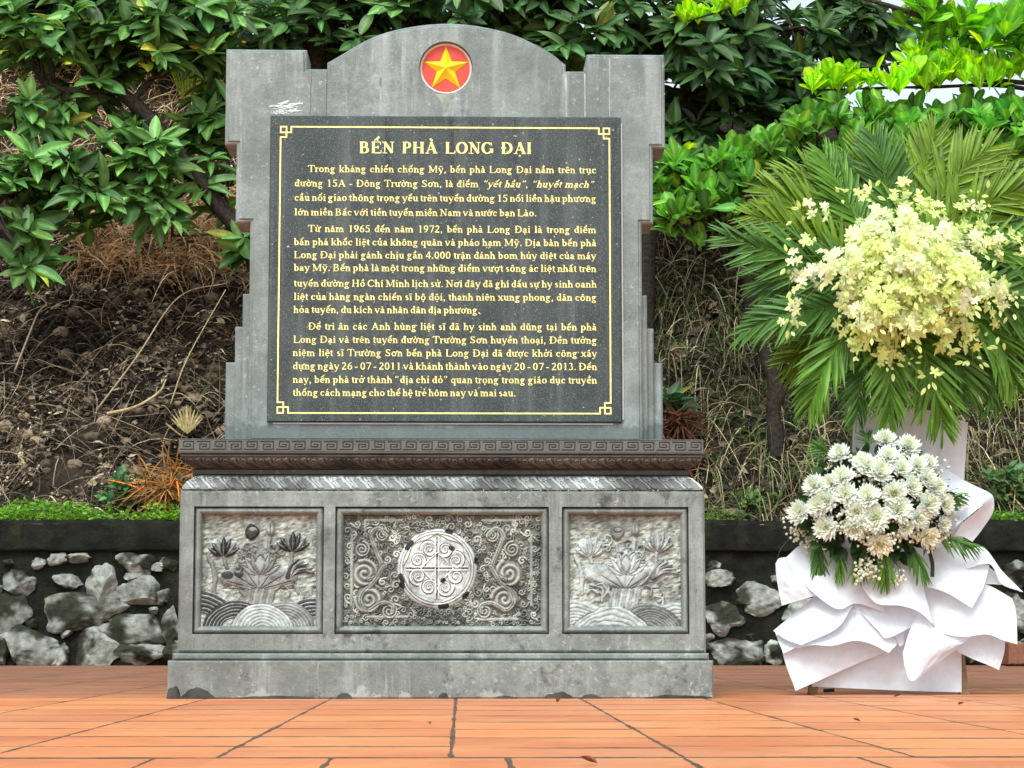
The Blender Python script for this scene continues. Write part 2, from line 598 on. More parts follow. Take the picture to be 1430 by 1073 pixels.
class Relief:
    """a height map (metres) and a colour map drawn with strokes; becomes a real carved surface"""
    def __init__(self, w, h, step=0.0016):
        self.w, self.h, self.s = w, h, step
        self.nx, self.nz = int(w / step) + 1, int(h / step) + 1
        self.x, self.z = np.meshgrid(np.linspace(0, w, self.nx), np.linspace(0, h, self.nz))
        self.H = np.zeros_like(self.x)
        self.C = np.zeros(self.x.shape + (3,))

    def dist(self, pts):
        pts = np.asarray(pts, float)
        d = np.full(self.x.shape, 9.0); u = np.zeros(self.x.shape); m = len(pts) - 1
        for i in range(m):
            a, b = pts[i], pts[i + 1]
            pad = 0.05
            i0 = max(0, int((min(a[0], b[0]) - pad) / self.w * self.nx)); i1 = min(self.nx, int((max(a[0], b[0]) + pad) / self.w * self.nx) + 2)
            j0 = max(0, int((min(a[1], b[1]) - pad) / self.h * self.nz)); j1 = min(self.nz, int((max(a[1], b[1]) + pad) / self.h * self.nz) + 2)
            if i1 <= i0 or j1 <= j0:
                continue
            X = self.x[j0:j1, i0:i1]; Z = self.z[j0:j1, i0:i1]
            e = b - a; L = e @ e + 1e-12
            t = np.clip(((X - a[0]) * e[0] + (Z - a[1]) * e[1]) / L, 0, 1)
            q = np.hypot(X - a[0] - t * e[0], Z - a[1] - t * e[1])
            D = d[j0:j1, i0:i1]; k = q < D
            D[k] = q[k]; u[j0:j1, i0:i1][k] = (i + t[k]) / m
        return d, u

    def stroke(self, pts, wid, hgt, col=None, taper=False, groove=False, base=0.0):
        d, u = self.dist(pts)
        w = wid * (1 - 0.75 * u) if taper else wid
        k = d < w
        r = np.clip(d / np.maximum(w, 1e-6), 0, 1)
        prof = np.sqrt(np.clip(1 - r ** 2.5, 0, 1))
        if groove:
            self.H = np.where(k, self.H - hgt * prof, self.H)
        else:
            self.H = np.where(k, np.maximum(self.H, base + hgt * prof), self.H)
        if col is not None:
            self.C[k] = col
        return self

    def blob(self, poly, hgt, col=None, edge=0.006, line=None):
        """raised flat shape with a rounded rim; line = groove drawn round its outline"""
        p = np.asarray(poly, float)
        inside = np.zeros(self.x.shape, bool)
        for i in range(len(p)):
            a, b = p[i - 1], p[i]
            c = ((a[1] > self.z) != (b[1] > self.z))
            with np.errstate(divide='ignore', invalid='ignore'):
                xx = (b[0] - a[0]) * (self.z - a[1]) / (b[1] - a[1] + 1e-12) + a[0]
            inside ^= c & (self.x < xx)
        d, _ = self.dist(np.concatenate([p, p[:1]]))
        prof = np.sqrt(np.clip(np.minimum(d, edge) / edge, 0, 1))
        self.H = np.where(inside, hgt * prof, self.H)
        if col is not None:
            self.C[inside] = col
        return self

    def surface(self, x0, z0, yb, wob=0.0):
        H = self.H + wob * (fbm(self.x * 45, self.z * 45, 3) - 0.5)
        P = np.stack([x0 + self.x, yb - H, z0 + self.z], -1)
        return P


def spiral(cx, cz, r0, turns, a0, sgn=1, n=40, r1=0.12):
    t = np.linspace(0, 1, n)
    r = r0 * (1 - t * (1 - r1))
    a = a0 + sgn * t * turns * 2 * PI
    return np.stack([cx + r * np.cos(a), cz + r * np.sin(a)], -1)


# ------------------------------------------------------------------ the memorial stele
GREY = np.array((0.20, 0.21, 0.205)); CREAM = np.array((0.335, 0.36, 0.33)); BLACK = np.array((0.022, 0.024, 0.026))
PALE = np.array((0.40, 0.44, 0.45)); WHITE = np.array((0.62, 0.66, 0.66)); MID = np.array((0.27, 0.288, 0.27)); UMBER = np.array((0.045, 0.037, 0.032))

stele = thing('memorial_stele', 'carved grey stone memorial stele with a gold lettered black tablet and red star', 'memorial', (0.005, 0.35, 0))

# plinth: base course, step, body with three sunk panels
g = Geo()
slab(g, rect(-0.884, 0.893, 0.0, 0.123), 0.0, 0.72, 0.005)
slab(g, rect(-0.871, 0.881, 0.1245, 0.1465), 0.014, 0.70, 0.006)
g.build('base_course', M['plinth'], stele, smooth=False)
g = Geo()
PANELS = [(-0.810, -0.383), (-0.346, 0.358), (0.401, 0.820)]
PZ0, PZ1 = 0.209, 0.6265
slab(g, rect(-0.8565, 0.8735, 0.148, 0.680), 0.03, 0.68, 0.008, holes=[rect(a, b, PZ0, PZ1)[::-1] for a, b in PANELS], hole_depth=0.045)
g.build('pedestal_body', M['plinth'], stele, smooth=False)
# bead frames inside the sunk panels
for a, b in PANELS:
    g = Geo()
    w = 0.0125
    n = 7
    ring = [(a + 0.0012, PZ0 + 0.0012), (b - 0.0012, PZ0 + 0.0012), (b - 0.0012, PZ1 - 0.0012), (a + 0.0012, PZ1 - 0.0012)]
    rows = []
    for i in range(n):
        t = i / (n - 1)
        pp = inset(ring, t * w * 2)
        rows.append([(x, 0.052 - 0.016 * math.sin(t * PI) ** 0.6, z) for x, z in pp])
    for r0, r1 in zip(rows[:-1], rows[1:]):
        V = r0 + r1
        g.add(V, [(i, (i + 1) % 4, 4 + (i + 1) % 4, 4 + i) for i in range(4)])
    g.build('panel_moulding', M['plinth'], stele, smooth=False)


def petal(cx, cz, ang, L, w, n=10):
    t = np.linspace(0, 1, n)
    half = w * np.sin(t * PI) ** 0.8 * (1 - 0.25 * t)
    ax = np.array([math.cos(ang), math.sin(ang)]); nx = np.array([-ax[1], ax[0]])
    a = np.array([cx, cz]) + t[:, None] * L * ax
    return np.concatenate([a + half[:, None] * nx, (a - half[:, None] * nx)[::-1][1:-1]])


def lotus(r, cx, cz, s, fill, line, petals=7, fat=1.0):
    for i in sorted(range(petals), key=lambda i: -abs(i - (petals - 1) / 2)):
        a = PI / 2 + (i - (petals - 1) / 2) * 0.36
        f = fill[i % len(fill)]
        pp = petal(cx, cz, a, s * (1.0 - 0.03 * abs(i - 3)), s * 0.19 * fat)
        r.blob(pp, 0.011 + 0.002 * (i % 2), f, 0.005)
        r.stroke([(cx, cz), (cx + 0.8 * s * math.cos(a), cz + 0.8 * s * math.sin(a))], 0.0014, 0.003, line, groove=True)


def lotus_panel(w, h, painted, seed):
    r = Relief(w, h)
    rg = np.random.default_rng(seed)
    # hammered ground
    hx = fbm(r.x * 160, r.z * 90, 2); hm = fbm(r.x * 25 + 4, r.z * 25, 3)
    r.H += 0.0045 * (hx - 0.5)
    hx2 = fbm(r.x * 60 + r.z * 40, r.z * 150 - r.x * 50, 2)
    r.H += 0.006 * (hx2 - 0.5)
    r.C[:] = CREAM * (0.55 + 0.8 * hm[..., None]) * (0.35 + 1.3 * hx2[..., None])
    u = lambda x, z: np.array((x * w, z * h))
    dark = BLACK if painted else GREY * 0.9
    gr = GREY * 1.15 if painted else PALE * 0.95
    S = lambda p: spline([u(*q) for q in p], 8)
    # stems
    for p in ([(0.49, 0.2), (0.47, 0.45), (0.43, 0.72)], [(0.52, 0.2), (0.56, 0.5), (0.585, 0.8)], [(0.55, 0.3), (0.74, 0.5), (0.78, 0.68)],
              [(0.4, 0.25), (0.24, 0.5), (0.2, 0.62)], [(0.1, 0.3), (0.14, 0.45), (0.07, 0.62)], [(0.13, 0.3), (0.12, 0.48), (0.1, 0.58)]):
        r.stroke(S(p), 0.0065, 0.009, gr * 0.9)
    # big leaf
    leaf = [u(*q) for q in (((0.15, 0.42), (0.15, 0.5), (0.21, 0.56), (0.29, 0.53), (0.35, 0.575), (0.46, 0.55), (0.53, 0.48), (0.6, 0.545), (0.69, 0.53), (0.7, 0.46), (0.62, 0.38), (0.5, 0.33), (0.38, 0.35), (0.26, 0.385)) if not painted else ((0.17, 0.44), (0.2, 0.5), (0.3, 0.52), (0.4, 0.5), (0.5, 0.53), (0.62, 0.5), (0.72, 0.52), (0.82, 0.47), (0.8, 0.4), (0.68, 0.35), (0.55, 0.3), (0.42, 0.3), (0.3, 0.36), (0.2, 0.37)))]
    r.blob(spline(leaf + leaf[:1], 5)[:-1], 0.011, gr, 0.014)
    for a in np.linspace(0.1, PI - 0.1, 9):
        r.stroke([u(0.5, 0.33), u(0.5 + 0.3 * math.cos(a), 0.33 + 0.17 * math.sin(a))], 0.0016, 0.004, gr * 0.5, groove=True)
    if painted:
        for c, rx, rz in (((0.235, 0.455), 0.05, 0.035), ((0.335, 0.475), 0.042, 0.04), ((0.64, 0.43), 0.05, 0.02)):
            q = ((r.x / w - c[0]) / rx) ** 2 + ((r.z / h - c[1]) / rz) ** 2 + 0.9 * (fbm(r.x * 60, r.z * 60, 2) - 0.5)
            r.C[q < 1] = BLACK if c[0] < 0.5 else GREY * 0.6
    # curling edges of the leaf and small tendrils
    rg2 = np.random.default_rng(seed + 40)
    for _ in range(16):
        p0 = u(rg2.uniform(0.3, 0.72), rg2.uniform(0.5, 0.78))
        r.stroke(spiral(p0[0], p0[1], rg2.uniform(0.012, 0.022), 1.1, rg2.uniform(0, 6), rg2.choice([-1, 1]), 18, 0.2), 0.0032, rg2.uniform(0.006, 0.011), gr * rg2.uniform(0.7, 1.35))
    for _ in range(14):
        p0 = u(rg2.uniform(0.25, 0.85), rg2.uniform(0.14, 0.34)); a = rg2.uniform(0.3, 2.8); L_ = rg2.uniform(0.03, 0.07)
        r.stroke(spline([p0, p0 + 0.6 * L_ * np.array([math.cos(a), math.sin(a)]), p0 + L_ * np.array([math.cos(a + 0.7), math.sin(a + 0.7)])], 6), 0.005, 0.010, gr * rg2.uniform(0.6, 1.3), taper=True)
    # pleated skirt under the leaf
    for i in range(9):
        x = 0.38 + 0.028 * i
        r.stroke(S([(x + 0.02, 0.33), (x - 0.0, 0.24), (x - 0.01, 0.17)]), 0.007, 0.010, gr * (0.8 + 0.3 * (i % 2)))
    # middle flower
    lotus(r, *(u(0.51, 0.46)), 0.22 * h, [gr * 1.25, gr, gr * 1.4], gr * 0.5, 7, 1.2)
    r.blob(petal(*u(0.51, 0.47), PI / 2, 0.17 * h, 0.05 * w), 0.016, PALE, 0.008)
    # side flowers
    lotus(r, *(u(0.2, 0.62)), 0.17 * h, [dark, gr, dark] if painted else [PALE * 1.1, PALE], gr * 1.2, 7)
    lotus(r, *(u(0.78, 0.66)), 0.18 * h, [dark, gr * 1.2, dark] if painted else [GREY * 1.1, PALE * 0.8], gr * 1.2, 7)
    # seed pod and bud
    pod = [u(*q) for q in ((0.38, 0.86), (0.42, 0.9), (0.47, 0.88), (0.5, 0.83), (0.47, 0.78), (0.42, 0.76), (0.38, 0.8))]
    r.blob(spline(pod + pod[:1], 5)[:-1], 0.012, dark if painted else GREY, 0.006)
    r.blob([u(0.44 + 0.04 * math.cos(a), 0.85 + 0.025 * math.sin(a)) for a in np.linspace(0, 2 * PI, 16)[:-1]], 0.0145, CREAM * 0.8, 0.004)
    r.blob(petal(*u(0.59, 0.78), PI / 2, 0.16 * h, 0.045 * w), 0.013, gr * 1.2 if painted else GREY * 1.2, 0.008)
    r.stroke([u(0.59, 0.8), u(0.59, 0.9)], 0.002, 0.005, gr * 0.4, groove=True)
    # fan of leaves on the side
    for i in range(5):
        a = 0.15 + i * 0.22
        p0 = u(0.74, 0.44); L = (0.22 - 0.01 * i) * w
        r.stroke(spline([p0, p0 + L * 0.5 * np.array([math.cos(a + 0.25), math.sin(a + 0.25)]), p0 + L * np.array([math.cos(a), math.sin(a)])], 8), 0.008, 0.010, dark if i % 2 == 0 else gr, taper=True)
    # waves
    if painted:
        arcs = [(0.0, 0.02, 0.30, 1), (0.31, 0.0, 0.24, 1), (0.98, -0.03, 0.30, 1), (0.72, 0.02, 0.22, 2), (0.53, -0.03, 0.24, 3)]
    else:
        arcs = [(0.05, -0.05, 0.3, 3), (0.95, -0.08, 0.32, 3), (0.72, 0.0, 0.22, 4), (0.38, -0.12, 0.3, 3)]
    for cx, cz, rad, kind in arcs:
        c = u(cx, cz); rr = rad * h
        dd = np.hypot((r.x - c[0]) / 1.15, r.z - c[1]) + (0.012 if painted else 0.032) * (fbm(r.x * 14 + 3, r.z * 14, 3) - 0.5)
        k = (dd < rr) & (r.z < c[1] + rr)
        q = np.clip(1 - dd / rr, 0, 1)
        band = np.sin(q * PI * 9.0)
        r.H = np.where(k, 0.007 + 0.0035 * np.sqrt(np.abs(band)) + 0.004 * np.minimum(q * 6, 1), r.H)
        a, b = {1: (BLACK, PALE * 0.8), 2: (GREY * 0.8, PALE), 3: (PALE * 1.05, PALE * 0.62), 4: (GREY * 0.7, PALE * 0.8)}[kind]
        lin = np.abs(band) < (0.38 if kind == 1 else 0.3)
        cc = np.where(lin[..., None], b, a)
        if kind == 1:
            cc = np.where((q > 0.62)[..., None], PALE * 1.1, cc)
        r.C[k] = cc[k]
    r.H += 0.0022 * (fbm(r.x * 120 + 9, r.z * 120, 3) - 0.5)
    r.C *= (0.45 + 1.1 * fbm(r.x * 55, r.z * 55, 4))[..., None]
    return r


def centre_panel(w, h):
    r = Relief(w, h)
    tex = fbm(r.x * 140, r.z * 140, 2)
    r.H += 0.003 * (tex - 0.5)
    r.C[:] = MID * (0.35 + 0.45 * tex[..., None])
    rg = np.random.default_rng(5)
    cx, cz = 0.475 * w, 0.515 * h
    R0 = 0.131
    # the ground is filled with little curls
    pts = []
    for _ in range(9000):
        p = rg.random(2) * (w - 0.03, h - 0.03) + 0.015
        s = rg.uniform(0.006, 0.015)
        if math.hypot(p[0] - cx, p[1] - cz) < R0 + s * 0.7:
            continue
        if all((p[0] - q[0]) ** 2 + (p[1] - q[1]) ** 2 > (0.80 * (s + q[2])) ** 2 for q in pts):
            pts.append((p[0], p[1], s))
    for x, z, s in pts:
        f = rg.choice([0.5, 0.9, 1.25, 1.7])
        c = MID * f * (1.0, 1.0, 0.97)
        sg = rg.choice([-1, 1])
        a0 = rg.uniform(0, 6.28)
        sp = spiral(x, z, s * 0.95, 1.15, a0, sg, 16, 0.2)
        tail = [sp[0] + s * 1.1 * np.array([math.cos(a0 - sg * 1.4), math.sin(a0 - sg * 1.4)])]
        r.stroke(np.concatenate([tail, sp]), s * 0.26, rg.uniform(0.007, 0.012), c)
    # two large S scrolls on each side
    for sx in (-1, 1):
        X = lambda v: cx + sx * v * w
        for (a, b, rad, a0, s) in ((0.355, 0.47, 0.045, 2.0, 1), (0.335, 0.25, 0.045, 3.0, -1), (0.235, 0.15, 0.026, 1.0, 1), (0.27, 0.80, 0.022, 0.5, -1), (0.37, 0.68, 0.026, 1.5, 1)):
            r.blob([(X(a) + 1.05 * rad * math.cos(t), b * h + 1.05 * rad * math.sin(t)) for t in np.linspace(0, 2 * PI, 24)[:-1]], 0.006, MID * 0.6, 0.01)
            r.stroke(spiral(X(a), b * h, rad, 2.2, a0, s * sx, 60, 0.1), rad * 0.14, 0.016, MID * 1.35)
        for p in ([(0.25, 0.80), (0.29, 0.86), (0.325, 0.80), (0.30, 0.66), (0.275, 0.55), (0.29, 0.46), (0.335, 0.42)],
                  [(0.265, 0.53), (0.31, 0.40), (0.365, 0.31), (0.375, 0.22), (0.34, 0.16), (0.30, 0.20)],
                  [(0.33, 0.16), (0.27, 0.22), (0.22, 0.2), (0.22, 0.14)]):
            q = spline([(X(a), b * h) for a, b in p], 8)
            r.stroke(q, 0.0105, 0.010, MID * 0.5)
            r.stroke(q, 0.0068, 0.016, MID * 1.2)
            r.stroke(q, 0.0014, 0.004, MID * 0.5, groove=True)
    # straight frame bars near the edge
    for p in ([(0.12, 0.93), (0.3, 0.93)], [(0.7, 0.93), (0.86, 0.93)], [(0.13, 0.1), (0.33, 0.1)], [(0.68, 0.08), (0.87, 0.08)], [(0.055, 0.2), (0.055, 0.8)], [(0.94, 0.2), (0.94, 0.8)], [(0.12, 0.84), (0.12, 0.93)], [(0.86, 0.84), (0.86, 0.93)]):
        r.stroke([(a * w, b * h) for a, b in p], 0.006, 0.011, MID * 1.1)
    # medallion
    dd = np.hypot(r.x - cx, r.z - cz)
    k = dd < R0
    lob = R0 * (0.80 + 0.035 * np.cos(8 * np.arctan2(r.z - cz, r.x - cx)))
    r.H = np.where(k, 0.0125 * np.sqrt(np.clip((R0 - dd) / 0.012, 0, 1)), r.H)
    r.C[k] = WHITE * 0.86
    for rad in (0.93, 0.86):
        ring = np.abs(dd - rad * R0) < 0.0013
        r.H = np.where(ring, r.H - 0.004, r.H); r.C[ring] = GREY
    ring = (np.abs(dd - lob) < 0.002)
    r.H = np.where(ring, r.H - 0.004, r.H); r.C[ring] = GREY * 0.9
    inn = dd < lob
    r.H = np.where(inn, 0.0085 + 0.002 * (tex - 0.5), r.H)
    r.C[inn] = (WHITE * 0.45 + WHITE * 0.5 * tex[..., None])[inn]
    for ax in range(8):
        a = ax * PI / 4 + PI / 8
        q = (cx + 0.52 * R0 * math.cos(a), cz + 0.52 * R0 * math.sin(a))
        r.stroke(spiral(q[0], q[1], 0.215 * R0, 2.0, a + 1.2, 1 if ax % 2 else -1, 50, 0.1), 0.0030, 0.005, WHITE * 1.0, base=0.0085)
        d, _ = r.dist(spiral(q[0], q[1], 0.255 * R0, 2.0, a + 1.2, 1 if ax % 2 else -1, 50, 0.1))
        kk = (d < 0.0014) & inn
        r.H[kk] -= 0.003; r.C[kk] = GREY * 0.8
    for ax in range(4):
        a = ax * PI / 2
        v = np.array([math.cos(a), math.sin(a)]); nn = np.array([-v[1], v[0]]); o = np.array([cx, cz])
        for off in (-0.0055, 0.0055):
            r.stroke([o + nn * off, o + v * 0.76 * R0 + nn * off], 0.0022, 0.005, WHITE * 0.95, base=0.0085)
        r.stroke([o, o + v * 0.78 * R0], 0.0016, 0.004, GREY * 0.8, groove=True)
        b = a + PI / 4; v2 = np.array([math.cos(b), math.sin(b)])
        r.stroke([o + v * 0.4 * R0, o + v2 * 0.30 * R0, o + nn * 0.4 * R0], 0.0022, 0.005, WHITE * 0.9, base=0.0085)
    # chips where the white wash has gone
    for a, rad, L in ((2.45, 0.93, 0.10), (3.42, 0.93, 0.08), (-1.40, 0.96, 0.09), (1.25, 0.98, 0.05), (0.2, 1.0, 0.05), (-1.1, 0.33, 0.05), (0.95, 0.62, 0.04), (-2.7, 0.97, 0.05), (-0.75, 0.99, 0.05)):
        t = np.linspace(a - L, a + L, 5)
        d, _ = r.dist(np.stack([cx + rad * R0 * np.cos(t), cz + rad * R0 * np.sin(t)], -1))
        kk = d < 0.007 * (0.6 + fbm(r.x * 80, r.z * 80, 2))
        r.C[kk] = BLACK
    r.C *= (0.6 + 0.8 * fbm(r.x * 50, r.z * 50, 4))[..., None]
    return r


for i, (a, b) in enumerate(PANELS):
    w, h = b - a - 0.034, PZ1 - PZ0 - 0.034
    r = centre_panel(w, h) if i == 1 else lotus_panel(w, h, i == 0, i)
    o = Geo().grid(r.surface(a + 0.017, PZ0 + 0.017, 0.067, 0.002), r.C).build('carved_panel', M['carved'], stele)
    o['label'] = ['lotus relief with black painted waves', 'scrollwork relief with a white round medallion', 'pale lotus relief on a chiselled cream ground'][i]


def moulding(name, prof, x0, x1, colour, period, seed, mirror):
    """carved leaf moulding: profile (y, z) swept along x, returned round the two ends"""
    prof = np.asarray(prof)
    n, mrow = 1150, 26
    L = np.concatenate([[0], np.cumsum(np.hypot(*np.diff(prof, axis=0).T))])
    t = np.linspace(0, L[-1], mrow)
    py = np.interp(t, L, prof[:, 0]); pz = np.interp(t, L, prof[:, 1])
    ins = py - py.min()
    r = Relief(period * 4, L[-1], 0.0014)
    rg = np.random.default_rng(seed)
    for k in range(-1, 6):
        o = k * period
        W_ = lambda p: spline([(o + a * period, b * L[-1]) for a, b in p], 8)
        r.stroke(W_([(0.02, 0.10), (0.12, 0.42), (0.34, 0.66), (0.60, 0.93)]), 0.0046, 0.008, (1.3, 1.3, 1.3))
        r.stroke(W_([(0.30, 0.16), (0.36, 0.44), (0.56, 0.66), (0.84, 0.9)]), 0.0034, 0.007, (1.1, 1.1, 1.1))
        r.stroke(W_([(0.62, 0.40), (0.72, 0.62), (0.98, 0.90)]), 0.0030, 0.005, (1.0, 1.0, 1.0))
        r.stroke(spiral(o + 0.55 * period, L[-1] * 0.30, 0.0125, 1.6, 2.6, -1, 30, 0.1), 0.0027, 0.009, (1.35, 1.35, 1.35))
        r.stroke(spiral(o + 0.92 * period, L[-1] * 0.22, 0.008, 1.4, 0.4, 1, 24, 0.1), 0.0024, 0.008, (1.2, 1.2, 1.2))
    r.C[r.C.sum(-1) == 0] = 0.5
    xs = np.linspace(0, 1, n)
    P = np.zeros((mrow, n, 3)); C = np.zeros((mrow, n, 3))
    for j in range(mrow):
        xa, xb = x0 + ins[j], x1 - ins[j]
        x = xa + (xb - xa) * xs
        u = ((x - x0) % (period * 4)) / (period * 4) * (r.nx - 1)
        v = (1 - t[j] / L[-1]) if mirror else t[j] / L[-1]
        row = int(v * (r.nz - 1))
        hgt = r.H[row, u.astype(int)]
        P[j, :, 0] = x; P[j, :, 1] = py[j] - hgt * 0.9; P[j, :, 2] = pz[j]
        C[j] = r.C[row, u.astype(int)]
    wear = np.clip((fbm(P[..., 0] * 6.2 + seed, P[..., 2] * 9, 5)[..., None] - 0.5) * 2.6 + 0.55, 0, 1)
    C = C * (np.asarray(colour[0]) * (1 - wear) + np.asarray(colour[1]) * wear)
    g = Geo().grid(P, C, flip=True)
    for side in (0, -1):                              # returns along the ends
        e = P[:, side].copy(); e2 = e.copy(); e2[:, 1] = 0.66
        g.grid(np.stack([e, e2], 1), np.stack([C[:, side]] * 2, 1), flip=(side == 0))
    return g.build(name, M['carved'], stele)


# upper lotus moulding under the cap (brown stained), neck, and lower pale lotus moulding
moulding('dark_lotus_moulding', [(0.030, 0.7895), (0.031, 0.781), (0.042, 0.771), (0.060, 0.762), (0.075, 0.7555)], -0.858, 0.866, (UMBER * 0.45, UMBER * 2.6), 0.058, 3, False)
moulding('pale_lotus_moulding', [(0.033, 0.6825), (0.034, 0.690), (0.044, 0.706), (0.064, 0.722), (0.084, 0.733)], -0.8515, 0.8685, (GREY * 0.6, WHITE * 0.72), 0.058, 8, True)
g = Geo()
slab(g, rect(-0.824, 0.828, 0.7345, 0.754), 0.085, 0.64, 0.003)
g.build('neck_band', m_stone('stained_limestone', (0.05, 0.052, 0.048), dark=0.8, white=0.2), stele, smooth=False)
# cap with key pattern
capc = m_stone('stained_cap_stone', (0.105, 0.11, 0.10), dark=0.7, streak=0.4, white=0.15)
g = Geo()
slab(g, rect(-0.857, 0.866, 0.7905, 0.7985), 0.029, 0.69, 0.002)
slab(g, rect(-0.863, 0.871, 0.8005, 0.849), 0.022, 0.70, 0.003)
g.build('cap_slab', capc, stele, smooth=False)


def key_band(x0, x1, z0, z1, yf):
    """Greek-key grooves cut in a thin facing band"""
    r = Relief(x1 - x0, z1 - z0, 0.0013)
    h = z1 - z0
    r.H[:] = 0.004
    r.C[:] = (0.098, 0.102, 0.092)
    r.C *= (0.7 + 0.6 * fbm(r.x * 9, r.z * 30, 4))[..., None]
    n = 33
    p = (x1 - x0) / n
    for i in range(n):
        o = i * p
        q = [(0.10, 0.22), (0.9, 0.22), (0.9, 0.82), (0.28, 0.82), (0.28, 0.42), (0.7, 0.42), (0.7, 0.62), (0.45, 0.62)]
        if i % 2:
            q = [(a, 1.04 - b) for a, b in q]
        r.stroke([(o + a * p, b * h) for a, b in q], 0.0019, 0.0045, (0.06, 0.06, 0.054), groove=True)
    for e in (0.06, 0.96):
        r.stroke([(0.004, e * h), (x1 - x0 - 0.004, e * h)], 0.0012, 0.003, (0.07, 0.068, 0.06), groove=True)
    return Geo().grid(r.surface(x0, z0, yf), r.C).build('key_band', M['carved_flat'], stele)


k = NT('cut_key_stone')
M['carved_flat'] = k.done(k.mix(0.35, k.tint(), k.noise(220, 3, 0.7), 'OVERLAY'), 0.65, 0.35, k.bump(k.noise(120, 4, 0.6), 0.25, 0.003))
key_band(-0.860, 0.868, 0.8035, 0.8465, 0.0215)

# upper slab with stepped shoulders and round top
arch = []
pa = [(-0.396, 2.159), (-0.21, 2.262), (0.007, 2.300), (0.207, 2.274), (0.355, 2.209), (0.424, 2.156)]
arch = [tuple(p) for p in spline(pa, 9)]
OUT = [(-0.652, 0.850), (-0.652, 1.601), (-0.702, 1.601), (-0.702, 1.870), (-0.742, 1.870), (-0.742, 2.205), (-0.466, 2.204), (-0.463, 2.137), (-0.396, 2.137)] + arch + \
      [(0.424, 2.134), (0.486, 2.134), (0.497, 2.194), (0.765, 2.194), (0.765, 1.866), (0.722, 1.866), (0.722, 1.602), (0.682, 1.602), (0.682, 0.850)]
SX, SZ, SR = 0.012, 2.144, 0.0915
g = Geo()
slab(g, OUT, 0.169, 0.36, 0.005, holes=[circle(SX, SZ, SR)[::-1]], hole_depth=0.022)
slab(g, inset(OUT[::-1], 0.0105), 0.163, 0.1685, 0.003, holes=[circle(SX, SZ, SR)[::-1]], hole_depth=0.006, back=False)
# incised joint lines: a proud fillet round the blocks stays in the bevel
g.build('upper_slab', M['stone'], stele, smooth=False)
# stepped wings, each a little further back
for s, steps in ((-1, ((-0.677, 1.360, 0.20), (-0.704, 1.251, 0.225), (-0.737, 1.131, 0.25))), (1, ((0.7015, 1.360, 0.20), (0.7255, 1.249, 0.225), (0.758, 1.133, 0.25)))):
    inner = -0.630 if s < 0 else 0.660
    for i, (xo, zt, y0) in enumerate(steps):
        g = Geo()
        a, b = (xo, inner) if s < 0 else (inner, xo)
        slab(g, rect(a, b, 0.850, zt), y0, 0.345 - 0.01 * i, 0.005)
        g.build('side_wing', M['stone'], stele, smooth=False)
# pale and dark joints where the slab was pieced together
g = Geo()
rg = np.random.default_rng(2)
for x_, z1_, w_, c_ in ((-0.396, 2.128, 0.0022, 0.07), (-0.212, 2.245, 0.007, 0.30), (0.424, 2.125, 0.0065, 0.34), (0.490, 2.125, 0.0045, 0.34), (-0.452, 2.125, 0.0018, 0.08), (0.575, 2.18, 0.003, 0.29)):
    zz = np.linspace(1.972, z1_, 24)
    xx = x_ + 0.004 * (fbm(zz * 9, zz * 0 + x_ * 50, 3) - 0.5) + (0.02 * (zz - 1.97) if x_ == -0.452 else 0)
    ww = w_ * (0.5 + fbm(zz * 25, zz * 0 + x_ * 80, 3))
    g.grid(np.stack([np.stack([xx - ww / 2, np.full(24, 0.1627), zz], -1), np.stack([xx + ww / 2, np.full(24, 0.1627), zz], -1)], 0), np.array((0.93, 1.0, 0.98)) * c_)
zz = np.linspace(1.972, 2.05, 12)                        # lime run under the emblem
g.grid(np.stack([np.stack([SX - 0.008 - 0.03 * ((zz - 1.97) / 0.08) ** 3, np.full(12, 0.1627), zz], -1), np.stack([SX + 0.008 + 0.03 * ((zz - 1.97) / 0.08) ** 3, np.full(12, 0.1627), zz], -1)], 0), (0.27, 0.30, 0.26))
g.build('joint_filler', M['rock'], stele)
# star emblem
g = Geo()
n = 72
V = [(SX, 0.1895, SZ)] + [(x, 0.1895, z) for x, z in circle(SX, SZ, SR + 0.004, n)]
g.add(V, [(0, 1 + i, 1 + (i + 1) % n) for i in range(n)], (0.62, 0.052, 0.028))
disc = g.build('red_disc', M['paint'], stele, smooth=False)
g = Geo()
a = np.linspace(0, 2 * PI, n + 1)
ring = np.stack([np.stack([SX + rr * np.cos(a), np.full(n + 1, yy), SZ + rr * np.sin(a)], -1) for rr, yy in ((SR - 0.001, 0.1885), (SR - 0.0015, 0.182), (SR - 0.0055, 0.1805), (SR - 0.0085, 0.184), (SR - 0.0095, 0.189))])
g.grid(ring, (0.62, 0.58, 0.54))
g.build('rim', M['paint'], disc)
g = Geo()
V = [(SX, 0.166, SZ)]
for i in range(10):
    rr = 0.0825 if i % 2 == 0 else 0.0335
    t = PI / 2 + i * PI / 5
    V.append((SX + rr * math.cos(t), 0.188, SZ + rr * math.sin(t)))
g.add(V, [(0, 1 + (i + 1) % 10, 1 + i) for i in range(10)], (0.80, 0.55, 0.012))
g.build('gold_star', M['paint'], disc, smooth=False)

# ------------------------------------------------------------------ the black tablet and its lettering
PX0, PX1, TZ0, TZ1, PYF = -0.586, 0.611, 0.917, 1.9685, 0.148
g = Geo()
slab(g, rect(PX0, PX1, TZ0, TZ1), PYF, 0.166, 0.004)
tablet = g.build('text_tablet', M['granite'], stele, smooth=False)
GOLD = np.array((0.86, 0.75, 0.28))


